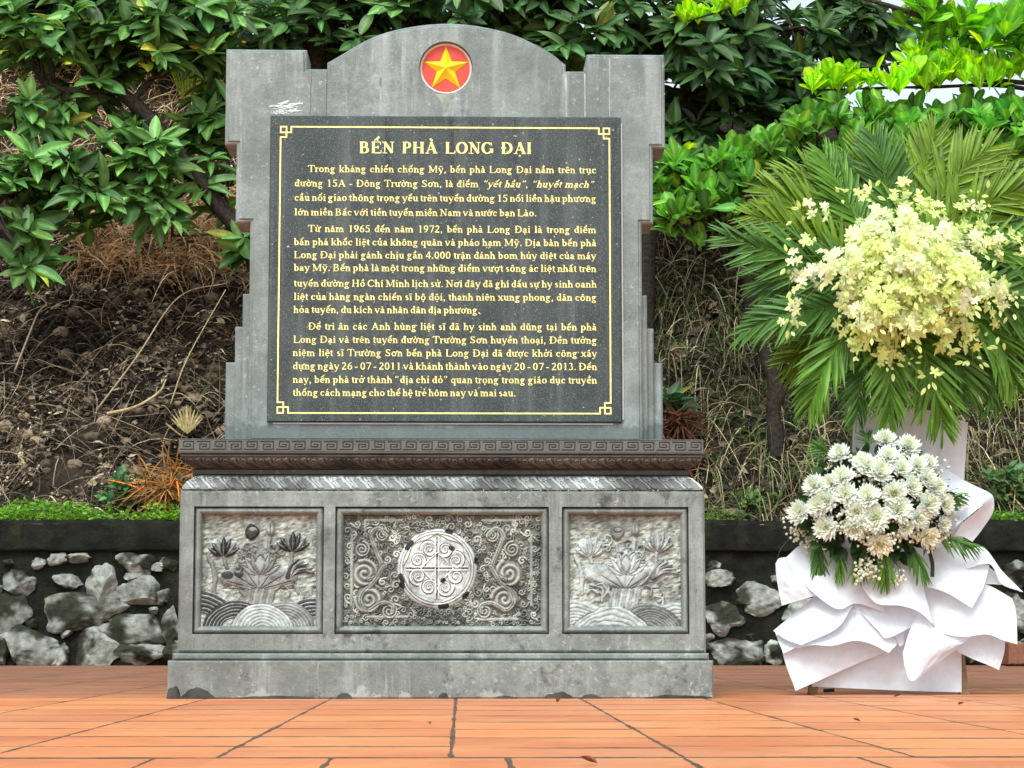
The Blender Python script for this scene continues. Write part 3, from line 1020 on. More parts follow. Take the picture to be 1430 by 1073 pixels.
class Letters:
    """serif capitals and small letters drawn with a broad pen: thick stems, thin hairlines, slab serifs"""
    G = {
        'a': (444, 'a 205 335 95 105 0 165;l 300 340 300 60;t 300 60 345 12;t 345 12 425 40;a 180 125 118 112 40 330;d 115 335 42'),
        'b': (500, 'v 130 0 683 f;a 262 225 158 205 -128 128'), 'c': (444, 'a 240 225 175 210 42 318;d 360 345 45'),
        'd': (500, 'v 365 0 683 f;a 232 225 160 205 55 305;s 360 485 15'), 'đ': (500, 'v 365 0 683 f;a 232 225 160 205 55 305;s 360 485 15;h 215 470 575'),
        'e': (444, 'a 230 225 172 210 0 318;h 75 390 250'),
        'g': (500, 'a 215 305 125 138 0 360;a 228 -95 172 100 0 360;t 310 405 460 415;t 140 185 120 60;h 130 330 25'),
        'h': (500, 'v 125 0 683 fb;a 258 300 117 130 0 165;v 375 0 300 b'), 'i': (278, 'v 140 0 450 fb'), 'ị': (278, 'v 140 0 450 fb'),
        'k': (500, 'v 125 0 683 fb;t 170 190 390 420;s 300 470 436;L 220 255 430 20;s 340 505 15'), 'l': (278, 'v 140 0 683 fb'),
        'm': (778, 'v 125 0 450 fb;a 255 300 120 130 0 165;v 377 0 300 b;a 510 300 125 130 0 165;v 637 0 300 b'),
        'n': (500, 'v 125 0 450 fb;a 255 300 120 130 0 165;v 377 0 300 b'), 'o': (500, 'a 250 225 182 215 0 360'),
        'p': (500, 'v 125 -217 450 fb;a 262 225 160 205 -128 128'), 'q': (500, 'v 370 -217 450 b;a 235 225 162 205 52 308'),
        'r': (345, 'v 125 0 450 fb;a 235 320 95 100 55 150;d 300 375 45'), 's': (389, 'a 195 335 105 98 35 235;a 195 122 120 107 55 -150;L 120 310 285 165'),
        't': (290, 'l 140 90 140 520;t 90 440 150 570;h 25 270 437;a 225 90 85 78 180 310'),
        'u': (500, 'v 125 110 450 f;a 240 115 115 100 180 345;v 365 0 450 f;s 365 490 15'),
        'v': (500, 'L 75 435 250 10;t 250 10 420 435;s 5 180 438;s 330 490 438'), 'x': (500, 'L 85 440 410 10;t 400 440 90 10;s 10 190 438;s 320 480 438;s 10 170 13;s 310 495 13'),
        'y': (500, 'L 75 435 265 20;t 420 435 215 -140;t 215 -140 140 -185;d 115 -170 42;s 5 180 438;s 330 490 438'),
        'A': (722, 't 360 655 125 10;L 340 662 600 10;h 205 510 225;s 15 235 14;s 465 712 14'),
        'B': (667, 'v 160 0 662 Bb;h 150 340 645;h 150 360 345;h 150 370 16;a 335 495 150 150 -90 90;a 360 180 180 165 -90 90'),
        'C': (667, 'a 355 330 290 325 45 315;t 590 640 590 470;t 560 110 620 170'), 'D': (722, 'v 160 0 662 Bb;h 150 350 647;h 150 350 15;a 340 331 300 316 -90 90'),
        'Đ': (722, 'v 160 0 662 Bb;h 150 350 647;h 150 350 15;a 340 331 300 316 -90 90;h 25 320 340'),
        'E': (640, 'v 160 0 662 Bb;h 150 560 646;t 560 646 565 500;h 150 420 340;t 420 430 420 250;h 150 585 16;t 585 16 605 175'),
        'G': (722, 'a 355 330 290 325 45 318;t 590 640 590 470;v 610 50 270 ;s 490 710 275'), 'H': (722, 'v 160 0 662 Bb;v 560 0 662 Bb;h 160 560 340'), 'I': (340, 'v 170 0 662 Bb'),
        'L': (611, 'v 160 0 662 Bb;h 150 575 16;t 575 16 595 180'), 'M': (889, 't 165 645 165 12;L 165 650 430 60;t 430 60 710 650;v 735 0 662 Bb;s 20 220 648;s 40 290 14'),
        'N': (722, 't 165 640 165 12;s 25 300 14;L 150 650 580 25;t 585 648 585 20;s 10 190 648;s 465 705 648'), 'O': (722, 'a 361 331 300 328 0 360'),
        'P': (590, 'v 160 0 662 Bb;h 150 340 646;h 150 340 315;a 335 480 165 166 -90 90'), 'S': (556, 'a 272 490 165 158 30 235;a 272 172 185 160 55 -150;L 140 420 420 240;t 440 650 440 500;t 75 20 75 170'),
        'T': (611, 'v 305 0 662 b;h 40 570 645;t 40 645 30 495;t 570 645 580 495'),
        '0': (500, 'a 250 332 180 330 0 360'), '1': (500, 'v 265 0 665 b;t 130 590 265 655'), '2': (500, 'a 235 490 160 175 165 -25;m 390 430 75 45;L 60 35 440 35'),
        '3': (500, 'a 225 520 140 145 150 -75;a 225 190 175 190 80 -150'), '4': (500, 't 330 660 40 205;m 40 195 475 195;v 335 0 665 '), '5': (500, 'm 150 630 440 630;t 150 630 115 395;a 215 210 200 210 118 -145'),
        '6': (500, 'a 255 205 180 205 0 360;a 440 225 355 440 95 178'), '7': (500, 'm 55 630 450 630;m 450 630 215 0'), '9': (500, 'a 245 455 180 208 0 360;a 70 435 350 440 0 -82'),
        ',': (250, 'd 115 45 58;t 155 40 95 -125'), '.': (250, 'd 120 48 60'), '-': (333, 'm 40 215 290 215'), '“': (444, 'd 110 530 52;t 85 540 150 670;d 280 530 52;t 255 540 320 670'), '”': (444, 'd 130 620 52;t 165 610 100 480;d 300 620 52;t 335 610 270 480'),
        ' ': (250, '')}

    def __init__(self, geo, em, stem=100, hair=46, yf=0.0):
        self.g, self.em, self.stem, self.hair, self.yf, self.k = geo, em, stem, hair, yf, 0

    def ribbon(self, pts, wt=None):
        p = np.asarray(pts, float)
        t = np.gradient(p, axis=0); t /= np.linalg.norm(t, axis=1)[:, None] + 1e-9
        n = np.stack([-t[:, 1], t[:, 0]], -1)
        hw = np.sqrt((self.stem * n[:, 0]) ** 2 + (self.hair * n[:, 1]) ** 2) / 2 if wt is None else np.full(len(p), wt / 2)
        a, b = p + n * hw[:, None], p - n * hw[:, None]
        self.emit(np.stack([a, b], 1).reshape(-1, 2), np.array([(2 * i, 2 * i + 1, 2 * i + 3, 2 * i + 2) for i in range(len(p) - 1)]))

    def emit(self, P, F):
        s = self.em / 1000
        x = self.x + (P[:, 0] + self.slant * P[:, 1]) * s * self.hs
        self.k = (self.k + 1) % 12
        V = np.stack([x, np.full(len(P), self.yf - 2e-5 * self.k), self.z + P[:, 1] * s], -1)
        self.g.add(V, F, GOLD)

    def arc(self, cx, cy, rx, ry, a0, a1, wt=None):
        n = max(6, int(abs(a1 - a0) / 16))
        a = np.radians(np.linspace(a0, a1, n))
        self.ribbon(np.stack([cx + (rx - self.stem * 0.25) * np.cos(a), cy + (ry - self.hair * 0.3) * np.sin(a)], -1), wt)

    def slabs(self, x0, x1, y):
        self.ribbon([(x0, y), (x1, y)], self.hair * 0.75)

    def dot(self, x, y, r):
        a = np.arange(8) * PI / 4
        self.emit(np.stack([x + r * np.cos(a), y + r * np.sin(a)], -1), np.array([list(range(8))]))

    def glyph(self, ch):
        base = unicodedata.normalize('NFD', ch)
        b, marks = base[0], base[1:]
        wdt, code = self.G.get(ch) or self.G[b]
        for c in code.split(';'):
            if not c:
                continue
            q = c.split(' '); op = q[0]
            f = [float(v) for v in q[1:5] if v.replace('-', '').replace('.', '').isdigit()]
            if op == 'v':
                x, y0, y1 = f[:3]; fl = q[4] if len(q) > 4 else ''
                self.ribbon([(x, y0 + 4), (x, y1 - 4)], self.stem)
                if 'b' in fl:
                    self.slabs(x - 105, x + 105, y0 + 16)
                if 'B' in fl:
                    self.slabs(x - 115, x + 115, y1 - 16)
                if 'f' in fl:
                    self.ribbon([(x - 110, y1 - 40), (x - 5, y1 - 14)], self.hair)
            elif op == 'l':
                self.ribbon([f[:2], f[2:4]], self.stem)
            elif op == 'L':
                self.ribbon([f[:2], f[2:4]], self.stem * 0.98)
            elif op == 'm':
                self.ribbon([f[:2], f[2:4]], self.stem * 0.7)
            elif op == 't':
                self.ribbon([f[:2], f[2:4]], self.hair)
            elif op == 'h':
                self.ribbon([(f[0], f[2]), (f[1], f[2])], self.hair)
            elif op == 's':
                self.slabs(*f[:3])
            elif op == 'd':
                self.dot(*f[:3])
            elif op == 'a':
                self.arc(*[float(v) for v in q[1:7]])
        cap = b.isupper()
        dy = 205 if cap else 0
        cx = wdt / 2 + {'a': -20, 'i': 0, 'r': 0, 'u': -5, 'y': 0, 'đ': 0}.get(b, 0)
        if b in 'i' and not any(m in '\u0301\u0300\u0309\u0303' for m in marks):
            self.dot(138, 600, 58)
        two = ('\u0302' in marks or '\u0306' in marks)
        w = self.hair * 1.25
        for m in marks:
            ox, oy = (95, 95) if two else (0, 0)
            if m == '\u0302':
                self.ribbon([(cx - 105, 520 + dy), (cx, 620 + dy)], w); self.ribbon([(cx, 620 + dy), (cx + 105, 520 + dy)], w)
            elif m == '\u0306':
                self.arc(cx, 640 + dy, 105, 110, 200, 340, w)
            elif m == '\u0301':
                self.ribbon([(cx - 45 + ox, 520 + dy + oy), (cx + 75 + ox, 655 + dy + oy)], self.stem * 0.72)
            elif m == '\u0300':
                self.ribbon([(cx + 55 + ox * 0.8, 520 + dy + oy), (cx - 75 + ox * 0.8, 655 + dy + oy)], self.stem * 0.72)
            elif m == '\u0309':
                self.arc(cx + ox, 635 + dy + oy * 0.7, 65, 60, 160, -80, w); self.ribbon([(cx + ox, 590 + dy + oy * 0.7), (cx + ox - 5, 535 + dy + oy * 0.7)], w)
            elif m == '\u0303':
                self.ribbon(spline([(cx - 125, 560 + dy), (cx - 60, 615 + dy), (cx + 55, 565 + dy), (cx + 125, 625 + dy)], 4), w)
            elif m == '\u0323':
                self.dot(cx, -115, 58)
            elif m == '\u031b':
                rx = wdt - 60
                self.ribbon(spline([(rx - 40, 390), (rx + 60, 430), (rx + 75, 540)], 4), w * 1.15)
        return wdt

    def width(self, s):
        return sum((self.G.get(c) or self.G[unicodedata.normalize('NFD', c)[0]])[0] + (35 if '\u031b' in unicodedata.normalize('NFD', c) else 0) for c in s)

    def line(self, text, x0, x1, z, track=0, hs=1.07):
        """justify between x0 and x1; words between | | are italic"""
        plain = text.replace('|', '')
        ns = plain.count(' ')
        need = (x1 - x0) / (self.em / 1000)
        nat = self.width(plain.replace(' ', '')) + track * len(plain)
        self.hs = hs
        need /= self.hs
        sp = (need - nat) / max(ns, 1)
        if sp < 150 or sp > 400:
            sp0 = 150 if sp < 150 else 400
            self.hs *= need / (nat + sp0 * ns); sp = sp0
        self.x, self.z, self.slant = x0, z, 0.0
        s = self.em / 1000 * self.hs
        for c in text:
            if c == '|':
                self.slant = 0.27 - self.slant
                continue
            if c == ' ':
                self.x += sp * s
                continue
            w = self.glyph(c)
            self.x += (w + track + (35 if '\u031b' in unicodedata.normalize('NFD', c) else 0)) * s


LY = PYF - 0.0008
mpx = pxm(PYF)
g = Geo()
hd = Letters(g, 24.9 * mpx, 160, 54, LY)
a0, b0 = at(501, 214, PYF), at(743.5, 214.5, PYF)
hd.line('BẾN PHÀ LONG ĐẠI', a0[0], b0[0], a0[2], 4, 1.0)
g.build('heading_lettering', M['gold'], tablet, smooth=False, base=parent_base(stele))
TEXT = [
    ('Trong kháng chiến chống Mỹ, bến phà Long Đại nằm trên trục', 430, 833, 240.5), ('đường 15A - Đông Trường Sơn, là điểm |“yết hầu”|, |“huyết mạch”|', 411, 829, 260.6),
    ('cầu nối giao thông trọng yếu trên tuyến đường 15 nối liền hậu phương', 411, 833, 280.6), ('lớn miền Bắc với tiền tuyến miền Nam và nước bạn Lào.', 411, 750, 301.0),
    ('Từ năm 1965 đến năm 1972, bến phà Long Đại là trọng điểm', 430, 833, 324.2), ('bắn phá khốc liệt của không quân và pháo hạm Mỹ. Địa bàn bến phà', 410, 833, 342.6),
    ('Long Đại phải gánh chịu gần 4.000 trận đánh bom hủy diệt của máy', 410, 833, 360.7), ('bay Mỹ. Bến phà là một trong những điểm vượt sông ác liệt nhất trên', 410, 833, 378.6),
    ('tuyến đường Hồ Chí Minh lịch sử. Nơi đây đã ghi dấu sự hy sinh oanh', 410, 833.5, 400.4), ('liệt của hàng ngàn chiến sĩ bộ đội, thanh niên xung phong, dân công', 410, 833.5, 419.0),
    ('hỏa tuyến, du kích và nhân dân địa phương.', 409.5, 671, 437.2), ('Để tri ân các Anh hùng liệt sĩ đã hy sinh anh dũng tại bến phà', 430, 833.5, 460.5),
    ('Long Đại và trên tuyến đường Trường Sơn huyền thoại, Đền tưởng', 409, 834, 478.9), ('niệm liệt sĩ Trường Sơn bến phà Long Đại đã được khởi công xây', 408.5, 834, 497.4),
    ('dựng ngày 26 - 07 - 2011 và khánh thành vào ngày 20 - 07 - 2013. Đến', 408.5, 834, 516.0), ('nay, bến phà trở thành “địa chỉ đỏ” quan trọng trong giáo dục truyền', 408.5, 834, 534.8),
    ('thống cách mạng cho thế hệ trẻ hôm nay và mai sau.', 408.5, 721, 553.0)]
g = Geo()
bd = Letters(g, 14.9 * mpx, 106, 54, LY)
for s, xa, xb, yb in TEXT:
    pa_, pb_ = at(xa, yb, PYF), at(xb, yb, PYF)
    bd.line(s, pa_[0], pb_[0], pa_[2])
g.build('body_lettering', M['gold'], tablet, smooth=False, base=parent_base(stele))
# gold border line with square knots in the corners
g = Geo()
bx0, bx1, bz0, bz1 = -0.5505, 0.572, 0.9475, 1.929


def bar(x0, z0, x1, z1, w=0.0052, k=0):
    g.box(min(x0, x1) - w / 2, max(x0, x1) + w / 2, LY - 0.0002 - k * 3e-5, PYF + 0.001, min(z0, z1) - w / 2, max(z0, z1) + w / 2, GOLD * 1.05)


K = 0.018
bar(bx0 + 2 * K, bz0, bx1 - 2 * K, bz0); bar(bx0 + 2 * K, bz1, bx1 - 2 * K, bz1)
bar(bx0, bz0 + 2 * K, bx0, bz1 - 2 * K); bar(bx1, bz0 + 2 * K, bx1, bz1 - 2 * K)
for X_, sx in ((bx0, 1), (bx1, -1)):
    for Z_, sz in ((bz0, 1), (bz1, -1)):
        q = [(0, 0, 1.1, 0), (0, 0, 0, 1.1), (1.1, 0, 1.1, 2), (0, 1.1, 2, 1.1), (2, 1.1, 2, 0), (1.1, 2, 0, 2)]
        for i, (a, b, c, d) in enumerate(q):
            bar(X_ + sx * a * K, Z_ + sz * b * K, X_ + sx * c * K, Z_ + sz * d * K, 0.0050, i + 1)
g.build('gold_border', M['gold'], tablet, smooth=False, base=parent_base(stele))
# sealant along the tablet edge, splashed white paint, broken mortar under the base course
g = Geo()
g.box(PX1 + 0.001, PX1 + 0.006, 0.156, 0.166, TZ0 + 0.01, TZ1 - 0.02, (0.35, 0.36, 0.36))
g.box(PX0 + 0.02, PX1 - 0.03, 0.158, 0.166, TZ0 - 0.006, TZ0 - 0.001, (0.5, 0.52, 0.52))
g.build('sealant', M['paint'], stele, smooth=False)
g = Geo()
rg = np.random.default_rng(3)
for i in range(36):
    a = at(rg.uniform(376, 408), rg.uniform(144, 161), 0.1645)
    b = a + (rg.uniform(0.005, 0.05), 0, rg.uniform(-0.012, 0.012))
    p = spline([a, (a + b) / 2 + (0, 0, rg.uniform(-0.006, 0.006)), b], 5)
    p[:, 1] = 0.1622 - 0.00003 * i
    w = rg.uniform(0.001, 0.0042)
    up = p.copy(); up[:, 2] += w
    g.grid(np.stack([p, up], 0), (0.62, 0.66, 0.67))
g.build('white_paint_smear', M['paint'], stele)
for (xa, xb, hh) in ((233, 252, 22), (252, 300, 13), (470, 492, 9), (612, 626, 8), (690, 722, 4), (760, 800, 9), (812, 838, 7), (900, 994, 5), (330, 440, 4)):
    g = Geo()
    n = 26
    x = np.linspace(at(xa, 972, 0)[0], at(xb, 972, 0)[0], n)
    prof = np.sin(np.linspace(0.02, PI - 0.02, n)) ** 0.5 * (0.55 + 0.9 * fbm(x * 30, x * 0 + xa, 4)) * hh * pxm(0)
    rows = [np.stack([x, np.full(n, -0.006), np.zeros(n) + 0.0005], -1), np.stack([x, np.full(n, -0.007), prof * 0.7], -1), np.stack([x, np.full(n, 0.001), prof], -1)]
    g.grid(np.stack(rows), (0.045, 0.045, 0.04))
    g.build('mortar_patch', M['rock'], stele)

# ------------------------------------------------------------------ rubble retaining wall
wall = thing('retaining_wall', 'long rubble stone retaining wall with mossy concrete coping behind the memorial', 'wall', (0, WALL_Y, 0))
g = Geo()
xs = np.linspace(-7, 8, 500); zs = np.linspace(-0.02, 0.735, 42)
X, Z = np.meshgrid(xs, zs)
P = np.stack([X, WALL_Y + 0.04 - 0.06 * (fbm(X * 4, Z * 5, 4) - 0.3), Z], -1)
g.grid(P)
g.box(-7, 8, WALL_Y + 0.05, WALL_Y + 0.3, -0.02, 0.73)
g.build('mortar_face', M['mortar'], wall)
g = Geo()
xs = np.linspace(-7, 8, 400)
sec = [(0.02, 0.731), (-0.005, 0.736), (-0.008, 0.75), (-0.006, 0.91), (0.004, 0.93), (0.03, 0.936), (0.32, 0.936)]
P = np.zeros((len(sec), len(xs), 3))
for j, (yy, zz) in enumerate(sec):
    P[j, :, 0] = xs; P[j, :, 1] = WALL_Y + yy + 0.03 * (fbm(xs * 9, xs * 0 + j * 0.6, 4) - 0.5); P[j, :, 2] = zz + 0.022 * (fbm(xs * 8 + 40, xs * 0 + j * 0.4, 4) - 0.5)
g.grid(P)
g.build('coping', M['mortar'], wall)
STONES = [(8, 857, 52, 52), (27, 818, 35, 30), (100, 852, 94, 44), (143, 815, 34, 46), (193, 830, 50, 33), (226, 832, 16, 18), (188, 787, 43, 26), (79, 781, 22, 14), (107, 779, 28, 11), (96, 810, 34, 16), (45, 903, 66, 46), (83, 915, 26, 28),
          (131, 903, 58, 48), (190, 882, 80, 38), (195, 915, 63, 25), (240, 876, 24, 46), (91, 885, 14, 12), (2, 912, 14, 34), (10, 785, 14, 8), (1005, 808, 36, 20), (1063, 835, 54, 38), (1010, 862, 46, 38), (1034, 909, 70, 34), (1083, 910, 26, 28), (992, 890, 10, 10),
          (1120, 850, 50, 34), (1140, 905, 60, 34), (1420, 800, 30, 30), (1408, 850, 36, 34), (1440, 870, 40, 30), (1390, 905, 40, 30)]
rg = np.random.default_rng(21)
for xw in np.arange(-6.6, 7.8, 0.36):                 # courses that carry on out of the frame and behind the stele
    for zr in (0.12, 0.33, 0.55):
        p = np.array([xw + rg.uniform(-.1, .1), 0, zr + rg.uniform(-.04, .04)])
        px_ = (p[0] + 2.88) / pxm(WALL_Y); py_ = 929 - p[2] / pxm(WALL_Y)
        if 250 < px_ < 975 or 1160 < px_ < 1370 or px_ < -40 or px_ > 1470:
            STONES.append((px_, py_, rg.uniform(40, 75), rg.uniform(28, 42)))
bm = bmesh.new()
bmesh.ops.create_icosphere(bm, subdivisions=3, radius=1)
ICO = np.array([v.co[:] for v in bm.verts]); ICOF = np.array([[v.index for v in f.verts] for f in bm.faces])
bm.free()
g = Geo()
_big = list(STONES)
for _ in range(160):                                   # small stones wedged between the big ones
    p = (rg.uniform(-30, 250) if rg.random() < 0.55 else rg.uniform(985, 1460), rg.uniform(785, 925))
    rr = rg.uniform(5, 12)
    if all(abs(p[0] - a) > w_ * 0.46 + rr * 0.75 or abs(p[1] - b) > h_ * 0.46 + rr * 0.6 for a, b, w_, h_ in STONES):
        STONES.append((p[0], p[1], 2 * rr, 1.5 * rr))
bm = bmesh.new()
bmesh.ops.create_icosphere(bm, subdivisions=4, radius=1)
ICO4 = np.array([v.co[:] for v in bm.verts]); ICO4F = np.array([[v.index for v in f.verts] for f in bm.faces])
bm.free()
for i, (cx, cz, w, h) in enumerate(STONES):
    c = at(cx, cz, WALL_Y)
    v = ICO4.copy()
    th = np.arctan2(v[:, 2], v[:, 0])
    out = 1 + 1.0 * (fbm(1.3 * np.cos(th) + 7.3 * i, 1.3 * np.sin(th) + 3.1 * i, 4) - 0.5)
    v[:, 0] *= out; v[:, 2] *= out
    for _ in range(7):                                 # broken, nearly flat faces
        nn = nrm(rg.normal(size=3) * (0.6, 1.0, 0.6)); lim = rg.uniform(0.5, 0.8)
        v = v - np.clip(v @ nn - lim, 0, None)[:, None] * nn
    v = v * (1 + 0.30 * (fbm(v[:, 0] * 3 + i, v[:, 2] * 3 + v[:, 1], 5) - 0.5))[:, None]
    v /= (v.max(0) - v.min(0)) / 2
    big_ = max(w, h) > 22
    v = v * (w * pxm(7) / 2 * 1.34, 0.06 if big_ else 0.04, h * pxm(7) / 2 * 1.34)
    v[:, 1] += 0.022 * (fbm(v[:, 0] * 26 + i, v[:, 2] * 26, 4) - 0.5)
    tone = rg.uniform(0.8, 1.15)
    n1 = fbm(v[:, 0] * 22 + i, v[:, 2] * 22, 4)
    cc = np.array((0.235, 0.24, 0.212)) * tone * (0.35 + 1.3 * n1)[:, None]
    moss = np.clip((fbm(v[:, 0] * 8 + 3 * i, v[:, 2] * 8 + 7, 4) - 0.47) * 9, 0, 1)[:, None]
    cc = cc * (1 - moss) + np.array((0.024, 0.026, 0.016)) * moss
    g.add(v + (c[0], WALL_Y + 0.022, c[2]), ICO4F, cc)
g.build('rubble_stone', M['rock'], wall, smooth=False)

# ------------------------------------------------------------------ leaf templates


def leaf_template(L=1.0, W=0.36, shape=0.8, fold=0.16, droop=0.16, nx=6, ny=4, pw=0.75):
    t = np.linspace(0, 1, nx + 1); s = np.linspace(-1, 1, ny + 1)
    T, S = np.meshgrid(t, s, indexing='ij')
    half = W / 2 * np.sin(PI * np.clip(T, 0.0, 1) ** shape) ** pw
    half[0] = 0.012; half[-1] = 0.004
    V = np.stack([T * L, S * half, fold * np.abs(S) * half * 2 - droop * T ** 2], -1).reshape(-1, 3)
    i = np.arange(nx)[:, None] * (ny + 1); j = np.arange(ny)[None]
    F = np.stack([i + j, i + ny + 1 + j, i + ny + 2 + j, i + j + 1], -1).reshape(-1, 4)
    return V, F


OBLONG = [leaf_template(1, 0.36, 0.9, 0.2, 0.12), leaf_template(1, 0.33, 0.85, 0.3, 0.25), leaf_template(1, 0.4, 0.95, 0.12, 0.05)]
OBOVATE = [leaf_template(1, 0.50, 1.75, 0.10, 0.05, 9, 4, 0.62), leaf_template(1, 0.44, 1.6, 0.16, 0.18, 9, 4, 0.6), leaf_template(1, 0.54, 1.9, 0.06, -0.12, 9, 4, 0.62)]
SMALL = leaf_template(1, 0.55, 0.9, 0.2, 0.15, 3, 2)
BLADE = leaf_template(1, 0.05, 0.6, 0.4, 0.35, 6, 2)


def whorls(g, C, A, n, L, spread, temps, col, cvar, droop, rg, up_tip=0.0):
    """leaf whorls: C (N,3) centres, A (N,3) axes"""
    C = np.asarray(C); A = nrm(A)
    for c, a in zip(C, A):
        k = rg.integers(n[0], n[1] + 1)
        ref = np.array([0.3, 0.2, 0.9]) if abs(a[2]) < 0.8 else np.array([1.0, 0.1, 0])
        u = nrm(np.cross(a, ref)); v = np.cross(a, u)
        ph = rg.uniform(0, 6.28) + np.arange(k) * 2.399
        el = rg.uniform(spread[0], spread[1], k)
        d = np.cos(el)[:, None] * a + np.sin(el)[:, None] * (np.cos(ph)[:, None] * u + np.sin(ph)[:, None] * v)
        d[:, 2] -= droop * rg.uniform(0.4, 1.4, k)
        d = nrm(d)
        up = a + 0.35 * rg.normal(size=(k, 3)) + np.array([0, -0.15, 0.25])
        Ls = rg.uniform(L[0], L[1], k)
        Mx = axes(d, up) * Ls[:, None, None]
        tone = (1 + cvar * rg.normal(size=k))[:, None] * (1 + 0.5 * cvar * rg.normal())
        old = np.where(rg.random((k, 1)) < 0.015, 1.0, 0.0) * np.array([2.2, 0.6, 0.0])      # an odd yellowing leaf
        cc = np.clip(np.asarray(col) * (1 + old) * tone * (1 + np.array([0.25, 0.05, -0.1]) * rg.normal(size=(k, 1)) * 0.5), 0.004, 0.9)
        off = c - a * rg.uniform(0, 0.06, k)[:, None]
        g.inst(temps[rg.integers(len(temps))], Mx, off, cc, 1.75)


def ell(rg, cx, cy, rx, ry, Y, dY, n):
    out = []
    while len(out) < n:
        p = rg.uniform(-1, 1, 3)
        if p @ p > 1:
            continue
        out.append(at(cx + p[0] * rx, cy + p[1] * ry, Y + p[2] * dY))
    return np.array(out)


BARK = np.array((0.035, 0.028, 0.022))


def tree(name, label, cat, limbs, clusters, leaf, group=None, mat='leaf', twig=True, base=None, axis=(0, -0.35, 0.8), out=0.5, seed=1):
    """limbs: list of (points [(px, py, Y)], r0, r1) in metres; clusters (N,3) whorl centres; leaf: settings for whorls"""
    rg = np.random.default_rng(seed)
    L3 = [(spline([at(*p) for p in pts], 6), r0, r1) for pts, r0, r1 in limbs]
    b = base if base is not None else L3[0][0][0]
    root = thing(name, label, cat, tuple(b), group)
    g = Geo()
    for p, r0, r1 in L3:
        rad = np.linspace(r0, r1, len(p)) * (1 + 0.12 * rg.normal(size=len(p)))
        g.tube(p, rad, 9, BARK * rg.uniform(0.8, 1.3))
    allp = np.concatenate([p for p, _, _ in L3])
    C = np.asarray(clusters)
    A = np.zeros_like(C)
    for i, c in enumerate(C):
        dd = np.linalg.norm(allp - c + np.array([0, 0, 0.25 * np.linalg.norm(c - allp[0])]) * 0, axis=1)
        q = allp[dd.argmin()]
        A[i] = nrm(np.asarray(axis) + out * nrm(c - q) + 0.25 * rg.normal(size=3))
        if twig and dd.min() > 0.05:
            mid = (c + q) / 2 + rg.normal(size=3) * 0.05 - np.array([0, 0, 0.03])
            g.tube(spline([q, mid, c], 4), np.linspace(0.011, 0.005, 9), 5, BARK, cap=False)
    g.build('trunk', M['bark'], root)
    g = Geo()
    whorls(g, C, A, rg=rg, **leaf)
    g.build('crown', M[mat], root)
    return root


# ------------------------------------------------------------------ trees
rg = np.random.default_rng(31)
big = dict(n=(8, 12), L=(0.14, 0.29), spread=(0.6, 1.45), temps=OBLONG, col=(0.095, 0.205, 0.05), cvar=0.36, droop=0.42)
C = np.concatenate([ell(rg, 60, 25, 125, 75, 8.3, 0.6, 105), ell(rg, 225, 30, 115, 70, 8.3, 0.6, 80), ell(rg, 50, 150, 70, 40, 8.2, 0.4, 12), ell(rg, 190, 215, 55, 85, 7.9, 0.3, 22), ell(rg, 75, 262, 105, 65, 7.9, 0.35, 38),
                    ell(rg, 300, 190, 40, 120, 8.3, 0.4, 28), ell(rg, 40, 330, 40, 50, 7.8, 0.3, 6), ell(rg, 235, 290, 50, 30, 7.9, 0.3, 9), ell(rg, 150, 110, 40, 40, 8.2, 0.4, 7), ell(rg, 330, 330, 20, 30, 8.0, 0.2, 3), ell(rg, 40, 385, 14, 12, 7.7, 0.1, 1)])
tree('broadleaf_tree', 'leaning broadleaf tree with drooping dark leaves over the bare slope beside the stele', 'tree',
     [([(430, 560, 8.1), (385, 420, 8.15), (338, 330, 8.1), (290, 270, 8.05), (245, 212, 8.05), (205, 160, 8.1), (165, 126, 8.15), (130, 78, 8.25), (95, 0, 8.4), (70, -80, 8.6)], 0.075, 0.03),
      ([(165, 126, 8.15), (130, 129, 8.1), (95, 128, 8.0), (60, 119, 7.95), (10, 165, 7.9)], 0.024, 0.009), ([(168, 122, 8.15), (140, 110, 8.2), (95, 118, 8.2)], 0.012, 0.006),
      ([(225, 185, 8.05), (170, 205, 7.95), (130, 215, 7.9), (60, 243, 7.85), (-20, 290, 7.8)], 0.022, 0.01), ([(268, 258, 8.05), (240, 276, 8.0), (200, 250, 7.9), (140, 238, 7.85), (95, 262, 7.8)], 0.02, 0.008),
      ([(320, 318, 8.1), (285, 328, 8.0), (240, 330, 7.9)], 0.016, 0.006), ([(185, 140, 8.1), (235, 90, 8.2), (290, 60, 8.3), (320, 30, 8.4)], 0.022, 0.008), ([(300, 280, 8.1), (320, 220, 8.3), (310, 130, 8.4)], 0.02, 0.008)],
     C, big, seed=3)
C = np.concatenate([ell(rg, 470, 10, 150, 85, 8.8, 0.9, 110), ell(rg, 640, -5, 170, 60, 8.8, 0.9, 80), ell(rg, 800, 25, 125, 75, 8.8, 0.8, 85), ell(rg, 600, 170, 240, 120, 9.3, 0.5, 60), ell(rg, 800, 80, 30, 25, 8.7, 0.3, 4)])
tree('broadleaf_tree', 'upright dark broadleaf tree whose crown rises just behind the rounded top of the stele', 'tree',
     [([(470, 620, 8.6), (465, 300, 8.6), (445, 110, 8.6), (425, 20, 8.7), (410, -90, 8.8)], 0.085, 0.05), ([(448, 130, 8.6), (560, 60, 8.7), (690, 10, 8.8), (800, -20, 8.9)], 0.04, 0.014), ([(600, 45, 8.7), (720, 60, 8.8), (830, 60, 8.8)], 0.02, 0.008),
      ([(440, 80, 8.6), (480, 20, 8.8), (540, -40, 9.0)], 0.03, 0.012)], C, dict(big, col=(0.062, 0.14, 0.04), cvar=0.32), seed=4)
